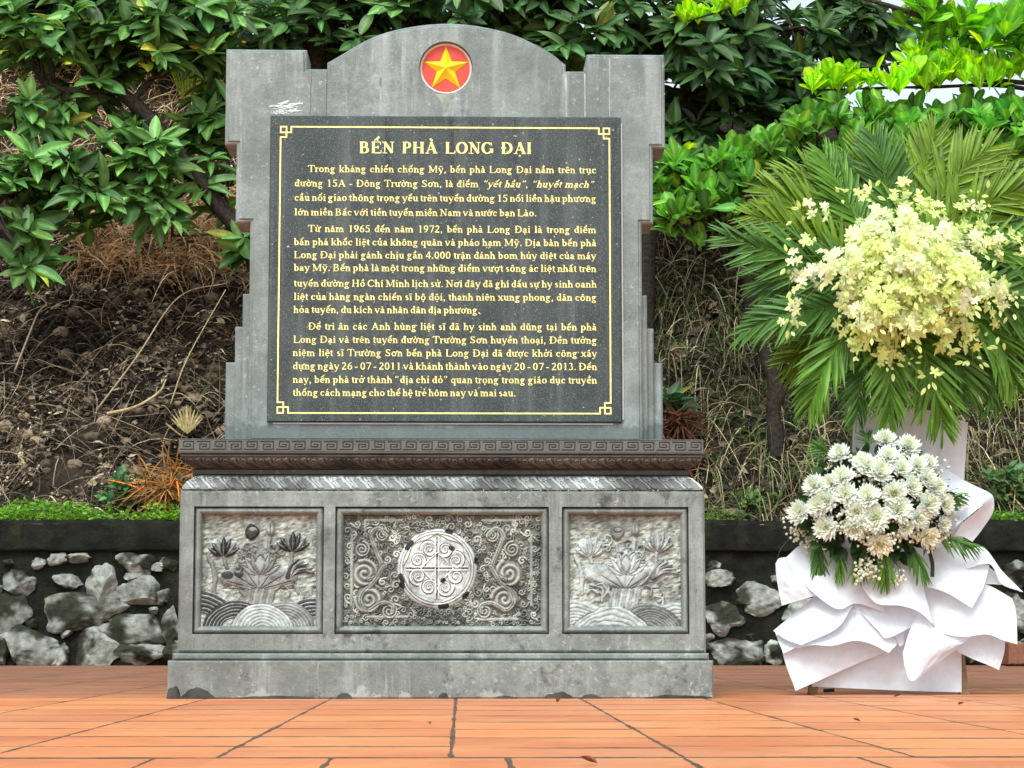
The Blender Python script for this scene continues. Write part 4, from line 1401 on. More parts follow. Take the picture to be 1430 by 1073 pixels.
C = np.concatenate([ell(rg, 985, 70, 90, 100, 8.9, 0.9, 105), ell(rg, 1110, 90, 70, 90, 9.2, 0.7, 40), ell(rg, 960, 200, 40, 60, 8.8, 0.5, 26), ell(rg, 1090, 150, 55, 30, 9.0, 0.5, 14), ell(rg, 1195, 35, 75, 45, 9.6, 0.6, 34), ell(rg, 1010, -20, 110, 40, 9.0, 0.9, 26)])
tree('broadleaf_tree', 'deep green broadleaf tree with thin sky gaps, between the stele and the pale leaved branches', 'tree',
     [([(900, 560, 8.9), (905, 330, 8.9), (965, 210, 8.9), (1030, 90, 9.0), (1045, 20, 9.1), (1040, -80, 9.2)], 0.08, 0.05), ([(990, 190, 8.9), (955, 120, 8.8), (945, 40, 8.8)], 0.03, 0.012), ([(1030, 90, 9.0), (1090, 110, 9.0), (1130, 130, 9.0)], 0.02, 0.008),
      ([(1040, 40, 9.1), (1120, 40, 9.4), (1210, 30, 9.6)], 0.025, 0.008)], C, dict(big, col=(0.046, 0.104, 0.028), cvar=0.35, L=(0.18, 0.27)), seed=5)


def along(rg, pts, n, jx, jy, jY):
    p = spline([np.array(q, float) for q in pts], 10)
    i = rg.integers(0, len(p), n)
    return np.array([at(*(p[k] + rg.normal(size=3) * (jx, jy, jY))) for k in i])


obl = dict(n=(6, 10), L=(0.10, 0.21), spread=(0.2, 1.3), temps=OBOVATE, col=(0.15, 0.36, 0.06), cvar=0.3, droop=0.03)
tr_limbs = [([(1093, 720, 7.75), (1086, 640, 7.75), (1080, 575, 7.75), (1084, 545, 7.75), (1066, 492, 7.75), (1050, 450, 7.7), (1046, 390, 7.65), (1056, 320, 7.6), (1075, 260, 7.6), (1110, 225, 7.6)], 0.062, 0.032),
            ([(1056, 320, 7.6), (1030, 280, 7.5), (985, 245, 7.45), (930, 228, 7.4)], 0.022, 0.008), ([(1075, 262, 7.6), (1130, 228, 7.5), (1200, 205, 7.45), (1290, 195, 7.45), (1400, 190, 7.5)], 0.026, 0.01), ([(1050, 300, 7.6), (1000, 300, 7.5), (950, 305, 7.4)], 0.014, 0.006)]
C = np.concatenate([along(rg, [(925, 245, 7.4), (985, 240, 7.45), (1060, 225, 7.5)], 34, 10, 16, 0.12), along(rg, [(915, 300, 7.4), (970, 295, 7.4), (1040, 290, 7.45)], 44, 14, 18, 0.14), along(rg, [(1060, 225, 7.5), (1130, 195, 7.5), (1220, 180, 7.5), (1330, 180, 7.5), (1440, 190, 7.5)], 110, 14, 20, 0.18),
                    along(rg, [(1200, 215, 7.45), (1320, 205, 7.45), (1440, 215, 7.5)], 26, 12, 14, 0.12)])
tree('almond_tree', 'slender bare trunked tree with layered bright obovate leaves behind the orchid spray', 'tree', tr_limbs, C, dict(obl), mat='soft_leaf', axis=(0, -0.25, 1.0), out=0.25, seed=6)
lim = [([(1640, 930, 7.9), (1630, 500, 7.9), (1600, 250, 7.8), (1590, 60, 7.7), (1570, -120, 7.6)], 0.09, 0.05), ([(1600, 250, 7.8), (1540, 180, 7.7), (1430, 124, 7.5), (1290, 122, 7.4), (1140, 126, 7.3)], 0.03, 0.005),
       ([(1600, 200, 7.8), (1500, 130, 7.6), (1430, 116, 7.5), (1350, 110, 7.45), (1290, 88, 7.4), (1200, 95, 7.35), (1165, 96, 7.3)], 0.026, 0.004),
       ([(1590, 150, 7.8), (1500, 100, 7.6), (1400, 62, 7.5), (1300, 28, 7.4), (1230, 5, 7.35), (1100, -25, 7.3), (1040, 5, 7.2), (960, 30, 7.15)], 0.03, 0.005), ([(1600, 320, 7.8), (1430, 246, 7.4), (1385, 224, 7.35)], 0.03, 0.02)]
C1 = np.concatenate([along(rg, [(1145, 118, 7.3), (1220, 115, 7.35), (1300, 116, 7.4)], 34, 6, 6, 0.06), along(rg, [(1275, 92, 7.4), (1330, 100, 7.45), (1440, 108, 7.5)], 40, 8, 9, 0.08), along(rg, [(945, 24, 7.15), (1000, 14, 7.2), (1040, 4, 7.2)], 9, 6, 6, 0.03)])
C2 = np.concatenate([along(rg, [(1450, 80, 7.5), (1560, 120, 7.6), (1700, 150, 7.7), (1820, 230, 7.8)], 110, 40, 60, 0.3), along(rg, [(1270, 12, 7.4), (1330, 25, 7.4), (1440, 60, 7.5)], 44, 10, 12, 0.1), along(rg, [(1290, 60, 7.45), (1360, 60, 7.5), (1440, 90, 7.5)], 14, 10, 10, 0.08)])
t5 = tree('almond_tree', 'lime green tree reaching in over the corner with level branches of upright leaves', 'tree', lim, C1, dict(obl, col=(0.34, 0.60, 0.03), L=(0.09, 0.17), cvar=0.14, spread=(0.2, 1.0)), mat='soft_leaf', axis=(0, -0.25, 1.0), out=0.15, seed=7, twig=False)
g = Geo()
whorls(g, C2, np.tile((0.1, -0.25, 1.0), (len(C2), 1)) + 0.3 * rg.normal(size=(len(C2), 3)), rg=rg, **dict(obl, col=(0.17, 0.42, 0.04)))
g.build('green_crown', M['soft_leaf'], t5)

# shrubs and plants on the slope


def shrub(name, label, cat, px, py, Y, w, h, n, col, temps, L, seed, mat='soft_leaf', cvar=0.25, droop=0.15, spread=(0.4, 1.3), nl=(5, 9)):
    rg = np.random.default_rng(seed)
    b = at(px, py, Y)
    b[2] = min(b[2], hill_z(np.array(b[0]), np.array(b[1]))) if Y > 7.3 else b[2]
    root = thing(name, label, cat, tuple(b))
    g = Geo(); C = []; A = []
    for i in range(n):
        a = rg.uniform(0, 6.28); e = rg.uniform(0.15, 1.0)
        tip = b + np.array([math.cos(a) * w * rg.uniform(0.1, 1) * 0.5, math.sin(a) * w * 0.35 * rg.uniform(0, 1) - 0.05, h * (0.25 + 0.75 * rg.random())])
        mid = (b + tip) / 2 + np.array([0, 0, 0.15 * h])
        g.tube(spline([b, mid, tip], 5), np.linspace(0.007, 0.003, 11), 5, np.array(col) * 0.6, cap=False)
        C.append(tip); A.append(tip - mid + np.array([0, -0.1, 0.1]))
    g.build('stem', M['bark'], root)
    g = Geo()
    whorls(g, C, A, n=nl, L=L, spread=spread, temps=temps, col=col, cvar=cvar, droop=droop, rg=rg)
    g.build('foliage', M[mat], root)
    return root


for px_, py_, Y_, w_, h_, n_, lab_ in ((262, 160, 11.6, 1.0, 1.3, 60, 'yellow green shrub glimpsed between the leaning tree and the stele shoulder'), (60, 150, 12.2, 1.7, 1.2, 70, 'yellow green shrub at the outer end of the slope crest'),
                                       (400, 140, 11.8, 1.4, 1.4, 60, 'yellow green shrub hidden mostly behind the stele shoulder'), (160, 140, 12.0, 1.2, 1.3, 60, 'yellow green shrub behind the fork of the leaning tree')):
    shrub('leafy_shrub', lab_, 'shrub', px_, py_, Y_, w_, h_, n_, (0.34, 0.40, 0.05), OBLONG, (0.12, 0.22), int(px_))
shrub('leafy_plant', 'small dark green leafy plant on the soil above the wall coping', 'plant', 168, 712, 7.5, 0.30, 0.26, 20, (0.045, 0.13, 0.04), [SMALL], (0.05, 0.09), 12, 'leaf', nl=(4, 6))
shrub('young_sapling', 'dark sapling of long glossy leaves beside the edge of the stele shoulder', 'plant', 928, 430, 8.0, 0.30, 0.35, 9, (0.03, 0.085, 0.03), OBLONG, (0.16, 0.24), 13, 'leaf', droop=0.4)
shrub('brown_fern', 'withered orange brown fern hanging over the wall next to the pedestal', 'fern', 235, 690, 7.45, 0.40, 0.30, 22, (0.20, 0.095, 0.026), [BLADE], (0.10, 0.28), 14, 'dry', nl=(9, 14), spread=(0.3, 1.4), droop=0.4)
shrub('brown_fern', 'rust red dead fern on the dim slope beside the pedestal cap and bare trunk', 'fern', 945, 640, 7.8, 0.32, 0.42, 15, (0.06, 0.022, 0.013), [BLADE], (0.2, 0.34), 15, 'dry', nl=(9, 14), spread=(0.3, 1.4), droop=0.5)
shrub('leafy_plant', 'low ragged green weed at the foot of the slender bare trunk', 'plant', 1045, 720, 7.5, 0.36, 0.16, 18, (0.08, 0.15, 0.03), [SMALL], (0.04, 0.08), 16, nl=(4, 6))
shrub('leafy_plant', 'grey green weed growing on the coping behind the white paper wrap', 'plant', 1400, 712, 7.5, 0.34, 0.30, 22, (0.07, 0.13, 0.04), [SMALL], (0.05, 0.1), 17, nl=(4, 6))
# pale dead palm sprig
g = Geo()
b = at(262, 612, 7.75)
root = thing('dry_sprig', 'pale straw coloured fan of dead leaves on the slope beside the stele', 'dead leaf', tuple(b))
for i in range(11):
    a = (i - 5) * 0.17
    d = np.array([math.sin(a), -0.25, math.cos(a)])
    g.inst(leaf_template(1, 0.11, 0.7, 0.3, -0.08, 6, 2), axes(d[None], (0, -1, 0.3)) * (0.20 - 0.008 * abs(i - 5)), [b + np.array([0, -0.02, 0.03])], [np.array((0.5, 0.42, 0.2)) * (0.8 + 0.4 * (i % 2))])
g.tube([b + np.array([-0.15, 0, 0.1]), b + np.array([-0.05, -0.02, 0.02]), b], [0.008, 0.006, 0.006], 5, (0.3, 0.22, 0.1))
g.build('leaf_fan', M['dry'], root)

# ------------------------------------------------------------------ litter, grass and ground cover (uncountable)
rg = np.random.default_rng(77)


def slope_points(n, px0, px1, y0, y1):
    y = rg.uniform(y0, y1, n)
    px = rg.uniform(px0, px1, n)
    x = CAM[0] + (px - 645) * (y - CAM[1]) / FPX
    return np.stack([x, y, hill_z(x, y)], -1)


def litter(n, px0, px1, y0, y1, L, pal, temps, lift=0.03):
    P = slope_points(n, px0, px1, y0, y1)
    P[:, 2] += rg.uniform(0, lift, n)
    d = rg.normal(size=(n, 3)); d[:, 2] = d[:, 2] * 0.5 - 0.3
    up = np.array([0, -0.65, 0.75]) + 0.55 * rg.normal(size=(n, 3))
    Mx = axes(d, up) * rg.uniform(L[0], L[1], n)[:, None, None]
    col = np.array(pal)[rg.integers(len(pal), size=n)] * rg.uniform(0.6, 1.3, (n, 1))
    return P, Mx, col


LIT = [tuple(0.72 * v for v in q) for q in [(0.06, 0.042, 0.03), (0.09, 0.064, 0.045), (0.022, 0.017, 0.014), (0.18, 0.13, 0.085), (0.40, 0.30, 0.20), (0.11, 0.09, 0.08), (0.58, 0.48, 0.34), (0.3, 0.26, 0.22), (0.03, 0.03, 0.03)]]
g = Geo()
CRUMB = [leaf_template(1, 0.3, 0.8, 0.5, -0.3, 4, 2), leaf_template(1, 0.75, 0.7, -0.3, 0.4, 2, 2), leaf_template(1, 0.14, 0.7, 0.6, 0.5, 4, 2), SMALL]
for k_, (n_, lo, hi) in enumerate(((6000, 0.02, 0.08), (5500, 0.015, 0.05), (6500, 0.03, 0.13), (2200, 0.04, 0.09))):
    P, Mx, col = litter(n_, -40, 360, 7.35, 10.8, (lo, hi), LIT, None, 0.05)
    patch = fbm(P[:, 0] * 1.7 + 5, P[:, 1] * 2.1 + P[:, 2], 4)                # pale and dark drifts of litter
    col = col * np.clip((patch[:, None] - 0.40) * 8, 0.12, 2.0)
    keep = fbm(P[:, 0] * 3.1 + 31, P[:, 1] * 3.1, 3) > 0.36
    g.inst(CRUMB[k_], Mx[keep], P[keep], col[keep])
for a_, b_, n_ in ((890, 1480, 6000), (345, 890, 3500), (1480, 2100, 3500), (-500, -40, 5000)):
    P, Mx, col = litter(n_, a_, b_, 7.35, 10.5, (0.04, 0.1), LIT[:6], None)
    g.inst(SMALL, Mx, P, col)
for _ in range(480):                                       # pale clods and stones among the litter
    p = slope_points(1, -20, 340, 7.5, 9.8)[0]
    s = 0.012 + 0.055 * rg.random() ** 2.5
    v = ICO * (s, s * 0.7, s * 0.7) * (1 + 0.5 * (fbm(ICO[:, 0] * 2 + _, ICO[:, 2] * 2 + ICO[:, 1], 3) - 0.5))[:, None]
    g.add(v + p, ICOF, np.array((0.27, 0.20, 0.14)) * rg.uniform(0.3, 1.3))
tag(g.build('leaf_litter', M['dry']), 'dark dead leaves and clods covering the bare slope', 'leaf litter', kind='stuff')


def blades(n, px0, px1, y0, y1, L, pal, wid, sag, flow=(0, -0.5, -0.4), spread=0.8, curl=0.08):
    """long dry stalks that hang down the slope"""
    g = Geo()
    P = slope_points(n, px0, px1, y0, y1)
    k = 7
    t = np.linspace(0, 1, k)
    d = np.array(flow) + spread * rg.normal(size=(n, 3)) * (1, 0.5, 0.7)
    d[:, 1] = -np.abs(d[:, 1]); d[:, 2] += 0.55
    d = nrm(d)
    Ls = rg.uniform(L[0], L[1], n)
    side = nrm(np.cross(d, rg.normal(size=(n, 3))))
    c = P[:, None] + d[:, None] * (Ls[:, None] * t)[..., None]
    c[..., 2] -= (sag * Ls[:, None] * t ** 2) * rg.uniform(0.5, 1.6, (n, 1))
    c += side[:, None] * (curl * Ls[:, None] * np.sin(t * PI) * rg.normal(size=(n, 1)))[..., None]
    c[..., 2] = np.where(c[..., 1] < 7.32, np.maximum(c[..., 2], WALL_H - 0.03), c[..., 2])      # nothing dangles over the wall
    c[..., 1] = np.maximum(c[..., 1], 6.97)
    w = (rg.uniform(wid[0], wid[1], n)[:, None] * (1 - 0.8 * t ** 2))
    A = c + side[:, None] * w[..., None]; B = c - side[:, None] * w[..., None]
    V = np.stack([A, B], 2).reshape(n, 2 * k, 3)
    i = np.arange(k - 1)
    F = np.stack([2 * i, 2 * i + 1, 2 * i + 3, 2 * i + 2], -1)
    F = (F[None] + (np.arange(n) * 2 * k)[:, None, None]).reshape(-1, 4)
    col = np.array(pal)[rg.integers(len(pal), size=n)] * rg.uniform(0.6, 1.3, (n, 1))
    g.add(V.reshape(-1, 3), F, np.repeat(col, 2 * k, 0))
    return g


STRAW = [(0.36, 0.30, 0.16), (0.22, 0.17, 0.09), (0.10, 0.075, 0.045), (0.5, 0.43, 0.27), (0.05, 0.038, 0.026), (0.09, 0.13, 0.04), (0.04, 0.035, 0.025)]
g = blades(6500, 890, 1480, 7.4, 10.8, (0.25, 0.8), STRAW, (0.002, 0.0055), 1.3, spread=0.6, curl=0.05)
for a_, b_, n_ in ((345, 890, 3200), (1480, 2100, 4500), (-500, -40, 1800)):
    h = blades(n_, a_, b_, 7.4, 10.8, (0.25, 0.8), STRAW, (0.002, 0.0055), 1.3, spread=0.6, curl=0.05)
    for V_, F_, C_ in zip(h.V, h.F, h.C):
        g.add(V_, F_, C_)
tag(g.build('dry_grass', M['dry']), 'tangled straw coloured grass hanging down the slope behind the flower stand', 'dry grass', kind='stuff')
g = blades(2300, -40, 345, 7.4, 10.2, (0.15, 0.8), [(0.12, 0.085, 0.055), (0.26, 0.19, 0.12), (0.06, 0.042, 0.033), (0.42, 0.33, 0.2)], (0.0015, 0.004), 0.5)
tag(g.build('fallen_twigs', M['dry']), 'thin dead stalks and twigs strewn over the dark slope', 'twigs', kind='stuff')
g = blades(3200, 100, 345, 9.35, 10.4, (0.15, 0.45), [(0.78, 0.54, 0.32), (0.62, 0.40, 0.21), (0.85, 0.66, 0.44), (0.42, 0.22, 0.10), (0.85, 0.58, 0.30)], (0.003, 0.009), 0.6)
tag(g.build('rusty_straw', M['dry']), 'mound of orange brown straw lying under the leaning tree', 'straw', kind='stuff')
g = blades(2200, -40, 360, 10.5, 12.4, (0.2, 0.6), [(0.66, 0.48, 0.28), (0.75, 0.6, 0.38), (0.34, 0.18, 0.09), (0.12, 0.06, 0.03)], (0.002, 0.006), 0.7)
tag(g.build('crest_straw', M['dry']), 'sunlit dry straw along the crest of the slope', 'straw', kind='stuff')
g = blades(1300, 930, 1480, 7.35, 9.4, (0.2, 0.6), [(0.10, 0.17, 0.04), (0.16, 0.22, 0.06), (0.05, 0.10, 0.03)], (0.003, 0.008), 1.0)
tag(g.build('green_grass', M['soft_leaf']), 'loose green grass blades among the straw above the wall', 'grass', kind='stuff')
# ground cover on the coping
g = Geo()
for n, px0, px1, col, hh in ((3400, -40, 330, (0.17, 0.36, 0.035), 0.075), (1500, 960, 1480, (0.10, 0.19, 0.03), 0.05), (500, 1380, 1480, (0.16, 0.34, 0.04), 0.05), (1600, 330, 960, (0.14, 0.30, 0.035), 0.06), (1500, 1480, 2100, (0.14, 0.28, 0.035), 0.06), (1200, -500, -40, (0.16, 0.34, 0.035), 0.07)):
    P = slope_points(n, px0, px1, 7.02, 7.42)
    P = P[fbm(P[:, 0] * 2.3 + 11, P[:, 1] * 2.5, 3) > 0.40]
    n = len(P)
    P[:, 2] = WALL_H + hh * rg.random(n) * (0.1 + 1.9 * fbm(P[:, 0] * 5, P[:, 1] * 5, 3)) * np.clip((P[:, 1] - 6.97) / 0.1, 0.3, 1.3) - 0.005
    d = rg.normal(size=(n, 3)); d[:, 2] = np.abs(d[:, 2]) * 0.4
    up = np.array([0, -0.3, 1.0]) + 0.4 * rg.normal(size=(n, 3))
    g.inst(SMALL, axes(d, up) * rg.uniform(0.02, 0.045, n)[:, None, None], P, np.array(col) * rg.uniform(0.55, 1.35, (n, 1)) * (1 + np.array([0.3, 0, 0]) * rg.normal(size=(n, 1)) * 0.6))
tag(g.build('ground_cover', M['soft_leaf']), 'bright green creeping ground cover along the top of the wall', 'ground cover', kind='stuff')
# long fallen canes on the left slope
for (pts, r, c, lab) in (([(135, 573, 7.7), (190, 500, 7.75), (250, 415, 8.0), (320, 395, 8.1)], 0.007, (0.34, 0.27, 0.17), 'long pale cane slanting across the dark slope'),
                         ([(238, 565, 7.65), (262, 500, 7.7), (315, 405, 7.9)], 0.006, (0.38, 0.30, 0.17), 'thin straw cane leaning towards the stele wing'),
                         ([(20, 520, 8.3), (52, 440, 8.3), (65, 425, 8.3), (46, 408, 8.3)], 0.008, (0.34, 0.28, 0.2), 'bent grey vine hooked at its top on the slope'),
                         ([(150, 578, 7.6), (190, 568, 7.55), (222, 548, 7.6), (232, 530, 7.6)], 0.012, (0.42, 0.33, 0.18), 'broad split straw stalk lying near the pale dead leaf fan'),
                         ([(95, 560, 7.9), (150, 480, 8.0), (250, 425, 8.2)], 0.006, (0.10, 0.07, 0.05), 'dark thin branch lying beside the long pale cane')):
    P = spline([at(*p) for p in pts], 8)
    for p in P:
        p[2] = max(p[2], hill_z(np.array(p[0]), np.array(p[1])) + 0.02)
    Geo().tube(P, np.linspace(r, r * 0.5, len(P)), 6, c).build('fallen_branch', M['dry'])
    tag(bpy.context.scene.objects[-1] if False else COL.objects[-1], lab, 'branch', 'canes fallen on the slope')

# ------------------------------------------------------------------ flower stand
FY = 0.42
stand = thing('flower_stand', 'wooden easel wrapped in ruffled white paper carrying two funeral bouquets', 'flower stand', tuple(at(1240, 970, FY)))


def beam(name, a, b, w, d, col, parent, mat='wood'):
    a, b = np.array(a, float), np.array(b, float)
    dr = nrm(b - a); s = nrm(np.cross(dr, (0, 1, 0))); n = np.cross(dr, s)
    V = [p + s * i * w / 2 + n * j * d / 2 for p in (a, b) for i, j in ((-1, -1), (1, -1), (1, 1), (-1, 1))]
    g = Geo().add(V, [(0, 1, 2, 3), (7, 6, 5, 4), (0, 4, 5, 1), (1, 5, 6, 2), (2, 6, 7, 3), (3, 7, 4, 0)], col)
    return g.build(name, M[mat], parent, smooth=False)


WD = (0.20, 0.13, 0.075)
pl = lambda px, py, Y: at(px, py, Y)
for px0, px1 in ((1134, 1205), (1346, 1300)):
    a = pl(px0, 970, FY + 0.03); a[2] = 0.0
    beam('leg', a, pl(px1, 560, FY + 0.12), 0.03, 0.03, WD, stand)
a = pl(1245, 960, 1.15); a[2] = 0
beam('leg', a, pl(1250, 560, FY + 0.16), 0.03, 0.03, WD, stand)
beam('crossbar', pl(1150, 880, FY + 0.085), pl(1334, 880, FY + 0.085), 0.03, 0.02, WD, stand)
beam('crossbar', pl(1195, 640, FY + 0.13), pl(1315, 640, FY + 0.13), 0.03, 0.02, WD, stand)
beam('crossbar', pl(1150, 965, FY + 0.05), pl(1165, 964, FY + 0.05), 0.012, 0.012, (0.03, 0.03, 0.03), stand)


def sheet(name, rows, nu=14, nv=14, wav=0.004, seed=0):
    """a paper sheet lofted through rows of (px, py, depth) points"""
    R3 = [spline([at(*p) for p in r], nu) for r in rows]
    m = max(len(r) for r in R3)
    RS = []
    for r in R3:
        t = np.linspace(0, len(r) - 1, m); i = np.clip(t.astype(int), 0, len(r) - 2); f = (t - i)[:, None]
        RS.append(r[i] * (1 - f) + r[i + 1] * f)
    RS = np.stack(RS)
    cols = np.stack([spline(RS[:, j], nv) for j in range(m)], 1)
    a, b = cols.shape[:2]
    I, J = np.meshgrid(np.arange(a), np.arange(b), indexing='ij')
    w1 = np.abs(fbm(I * 0.12 + J * 0.05 + seed * 3.1, J * 0.10 - I * 0.04 + seed, 2) - 0.5)      # sharp dry creases
    cols[..., 1] += wav * (3.0 * w1 + (fbm(I * 0.3 + seed * 3.1, J * 0.3 + seed, 3) - 0.5))
    return Geo().grid(cols).build(name, M['paper'], stand)


sheet('backing_paper', [[(1191, 581, .50), (1203, 574, .50), (1245, 569, .50), (1292, 572, .49), (1318, 580, .48), (1352, 590, .47)], [(1190, 630, .50), (1205, 632, .50), (1245, 630, .49), (1292, 630, .49), (1318, 630, .49), (1349, 632, .48)],
                        [(1188, 690, .50), (1205, 690, .49), (1245, 690, .48), (1292, 690, .48), (1318, 690, .49), (1346, 690, .5)], [(1150, 820, .47), (1200, 820, .47), (1245, 820, .47), (1292, 820, .47), (1318, 820, .47), (1344, 820, .47)]], seed=1)
sheet('front_paper', [[(1140, 800, .45), (1200, 800, .44), (1270, 800, .44), (1343, 800, .45)], [(1136, 880, .44), (1200, 880, .43), (1270, 880, .43), (1343, 880, .44)], [(1134, 959, .43), (1200, 962, .42), (1270, 965, .42), (1343, 967, .43)]], seed=2)
ruf = lambda rows, s, w=0.004: sheet('paper_ruffle', rows, seed=s, wav=w)
ruf([[(1118, 880, .40), (1150, 880, .40), (1185, 878, .40), (1238, 890, .41)], [(1093, 906, .36), (1130, 905, .36), (1180, 900, .38), (1237, 905, .40)], [(1111, 965, .33), (1150, 948, .36), (1190, 930, .38), (1237, 911, .40)]], 3)
ruf([[(1137, 833, .37), (1110, 856, .36), (1080, 881, .35)], [(1164, 842, .33), (1138, 868, .31), (1097, 893, .32)], [(1191, 846, .32), (1168, 878, .29), (1119, 901, .29)]], 4)
ruf([[(1082, 882, .38), (1100, 892, .36), (1121, 901, .345)], [(1086, 893, .36), (1100, 900, .345), (1115, 903, .335)], [(1094, 913, .33), (1104, 908, .325), (1118, 902, .32)]], 14, 0.0)
ruf([[(1140, 880, .37), (1166, 872, .36), (1190, 846, .35), (1197, 845, .345), (1225, 870, .345), (1254, 897, .35)], [(1122, 893, .345), (1155, 886, .335), (1186, 875, .33), (1200, 872, .32), (1222, 884, .32), (1250, 903, .33)],
     [(1112, 906, .32), (1136, 901, .30), (1162, 902, .295), (1193, 895, .29), (1218, 900, .285), (1241, 912, .28)]], 5)
ruf([[(1099, 778, .35), (1110, 800, .33), (1125, 818, .32), (1140, 832, .32)], [(1088, 780, .33), (1097, 800, .305), (1108, 822, .30), (1118, 838, .31)], [(1083, 787, .33), (1084, 803, .32), (1087, 822, .315), (1092, 846, .31)]], 6)
ruf([[(1097, 779, .35), (1122, 760, .37), (1160, 764, .36), (1200, 785, .35), (1235, 795, .35)], [(1112, 803, .33), (1140, 805, .31), (1165, 815, .30), (1195, 825, .32), (1232, 830, .33)], [(1126, 819, .31), (1148, 838, .285), (1172, 851, .28), (1197, 843, .31), (1235, 855, .33)]], 7)
ruf([[(1175, 760, .34), (1215, 775, .33), (1255, 770, .33), (1285, 790, .34)], [(1190, 795, .31), (1222, 810, .295), (1260, 810, .29), (1292, 830, .31)], [(1198, 811, .295), (1223, 842, .265), (1258, 846, .255), (1284, 855, .265), (1304, 873, .30)]], 8)
ruf([[(1190, 840, .36), (1225, 846, .35), (1258, 846, .35), (1287, 856, .34)], [(1196, 850, .345), (1226, 864, .33), (1256, 864, .33), (1284, 864, .335)], [(1204, 858, .33), (1226, 880, .31), (1240, 891, .305), (1280, 872, .325)]], 9)
ruf([[(1247, 885, .37), (1256, 882, .365), (1263, 879, .36)], [(1252, 893, .36), (1257, 893, .355), (1262, 893, .355)], [(1256, 903, .35), (1259, 902, .35), (1262, 898, .35)]], 15, 0.001)
ruf([[(1283, 855, .33), (1297, 867, .32), (1309, 881, .315), (1332, 888, .32), (1356, 889, .33)], [(1271, 880, .30), (1284, 893, .28), (1300, 903, .275), (1322, 903, .29), (1346, 898, .32)], [(1261, 912, .30), (1264, 932, .285), (1274, 951, .275), (1302, 932, .30), (1334, 909, .33)]], 10)
ruf([[(1290, 818, .39), (1320, 818, .38), (1350, 822, .37), (1378, 817, .37), (1414, 836, .38)], [(1298, 850, .36), (1325, 850, .34), (1352, 852, .33), (1385, 848, .34), (1419, 856, .37)], [(1307, 881, .33), (1331, 888, .30), (1353, 889, .30), (1379, 886, .295), (1400, 894, .31), (1421, 900, .33)]], 11)
ruf([[(1292, 768, .37), (1335, 766, .36), (1382, 790, .36)], [(1289, 796, .34), (1332, 800, .32), (1374, 818, .32)], [(1286, 817, .33), (1322, 828, .295), (1357, 849, .28)]], 12)
ruf([[(1312, 649, .45), (1345, 670, .44), (1378, 686, .42)], [(1316, 680, .42), (1348, 692, .40), (1376, 694, .385)], [(1322, 714, .39), (1346, 716, .375), (1373, 703, .37)], [(1331, 750, .37), (1336, 736, .355), (1352, 722, .355), (1372, 706, .365)]], 13)
ruf([[(1378, 686, .42), (1387, 694, .43), (1387, 715, .44), (1372, 739, .43), (1358, 757, .41)], [(1374, 692, .39), (1380, 700, .40), (1376, 714, .41), (1360, 734, .40), (1345, 750, .39)], [(1373, 702, .37), (1372, 706, .37), (1362, 716, .36), (1345, 730, .36), (1333, 748, .37)]], 16, 0.001)
ruf([[(1338, 771, .36), (1373, 765, .36), (1400, 798, .37), (1429, 827, .38)], [(1345, 785, .34), (1378, 780, .34), (1399, 808, .36), (1427, 827, .378)], [(1351, 794, .33), (1382, 788, .33), (1398, 815, .355), (1424, 826, .377)]], 17, 0.0015)
ruf([[(1330, 890, .40), (1355, 886, .39), (1380, 885, .39), (1404, 896, .39)], [(1336, 905, .39), (1360, 905, .38), (1384, 908, .375), (1402, 914, .38)], [(1338, 911, .39), (1362, 922, .37), (1380, 929, .365), (1395, 936, .37)]], 18)
ruf([[(1352, 795, .385), (1376, 790, .38), (1398, 806, .38)], [(1354, 812, .385), (1376, 808, .38), (1399, 812, .38)], [(1356, 830, .385), (1376, 817, .38), (1399, 817, .38)]], 19, 0.001)

# ------------------------------------------------------------------ orchid and palm arrangement
OC = at(1245, 398, 0.36)
orchid = thing('orchid_arrangement', 'round burst of pale yellow green orchids on a fan of palm fronds topping the stand', 'bouquet', tuple(OC))
LEAFLET = leaf_template(1, 0.10, 0.75, 0.35, 0.18, 6, 2)


def frond(pts, Lm, col, rg, parent, n=38, name='palm_frond', face=(0, -1, 0.25), sag=0.25, w0=0.004, open_=0.85, wide=1.0):
    p = spline([at(*q) for q in pts], 10)
    s = np.concatenate([[0], np.cumsum(np.linalg.norm(np.diff(p, axis=0), axis=1))]); s /= s[-1]
    g = Geo().tube(p, np.linspace(w0, 0.0012, len(p)), 5, np.array(col) * (1.3, 1.2, 1.0), cap=False)
    t = np.linspace(0.16, 0.985, n)
    c = np.stack([np.interp(t, s, p[:, i]) for i in range(3)], -1)
    tan = nrm(np.stack([np.interp(np.clip(t + 0.03, 0, 1), s, p[:, i]) - np.interp(t - 0.03, s, p[:, i]) for i in range(3)], -1))
    f = nrm(np.asarray(face, float) + 0.15 * rg.normal(size=3))
    sd = nrm(np.cross(tan, f))
    for q in (-1, 1):
        L = Lm * np.sin(PI * (0.2 + 0.72 * t)) ** 0.6 * rg.uniform(0.92, 1.06, n)
        a = open_ * (1.05 - 0.55 * t) + 0.07 * rg.normal(size=n)
        d = np.cos(a)[:, None] * tan + q * np.sin(a)[:, None] * sd + 0.10 * rg.normal(size=(n, 3)) * (1, 0.6, 1) + f * 0.12
        d[:, 2] -= sag * 0.5
        Mx = axes(d, f + 0.25 * q * sd) * L[:, None, None]
        Mx[:, :, 1] *= wide
        g.inst(LEAFLET, Mx, c, np.array(col) * rg.uniform(0.7, 1.3, (n, 1)))
    return g.build(name, M['leaf'], parent)


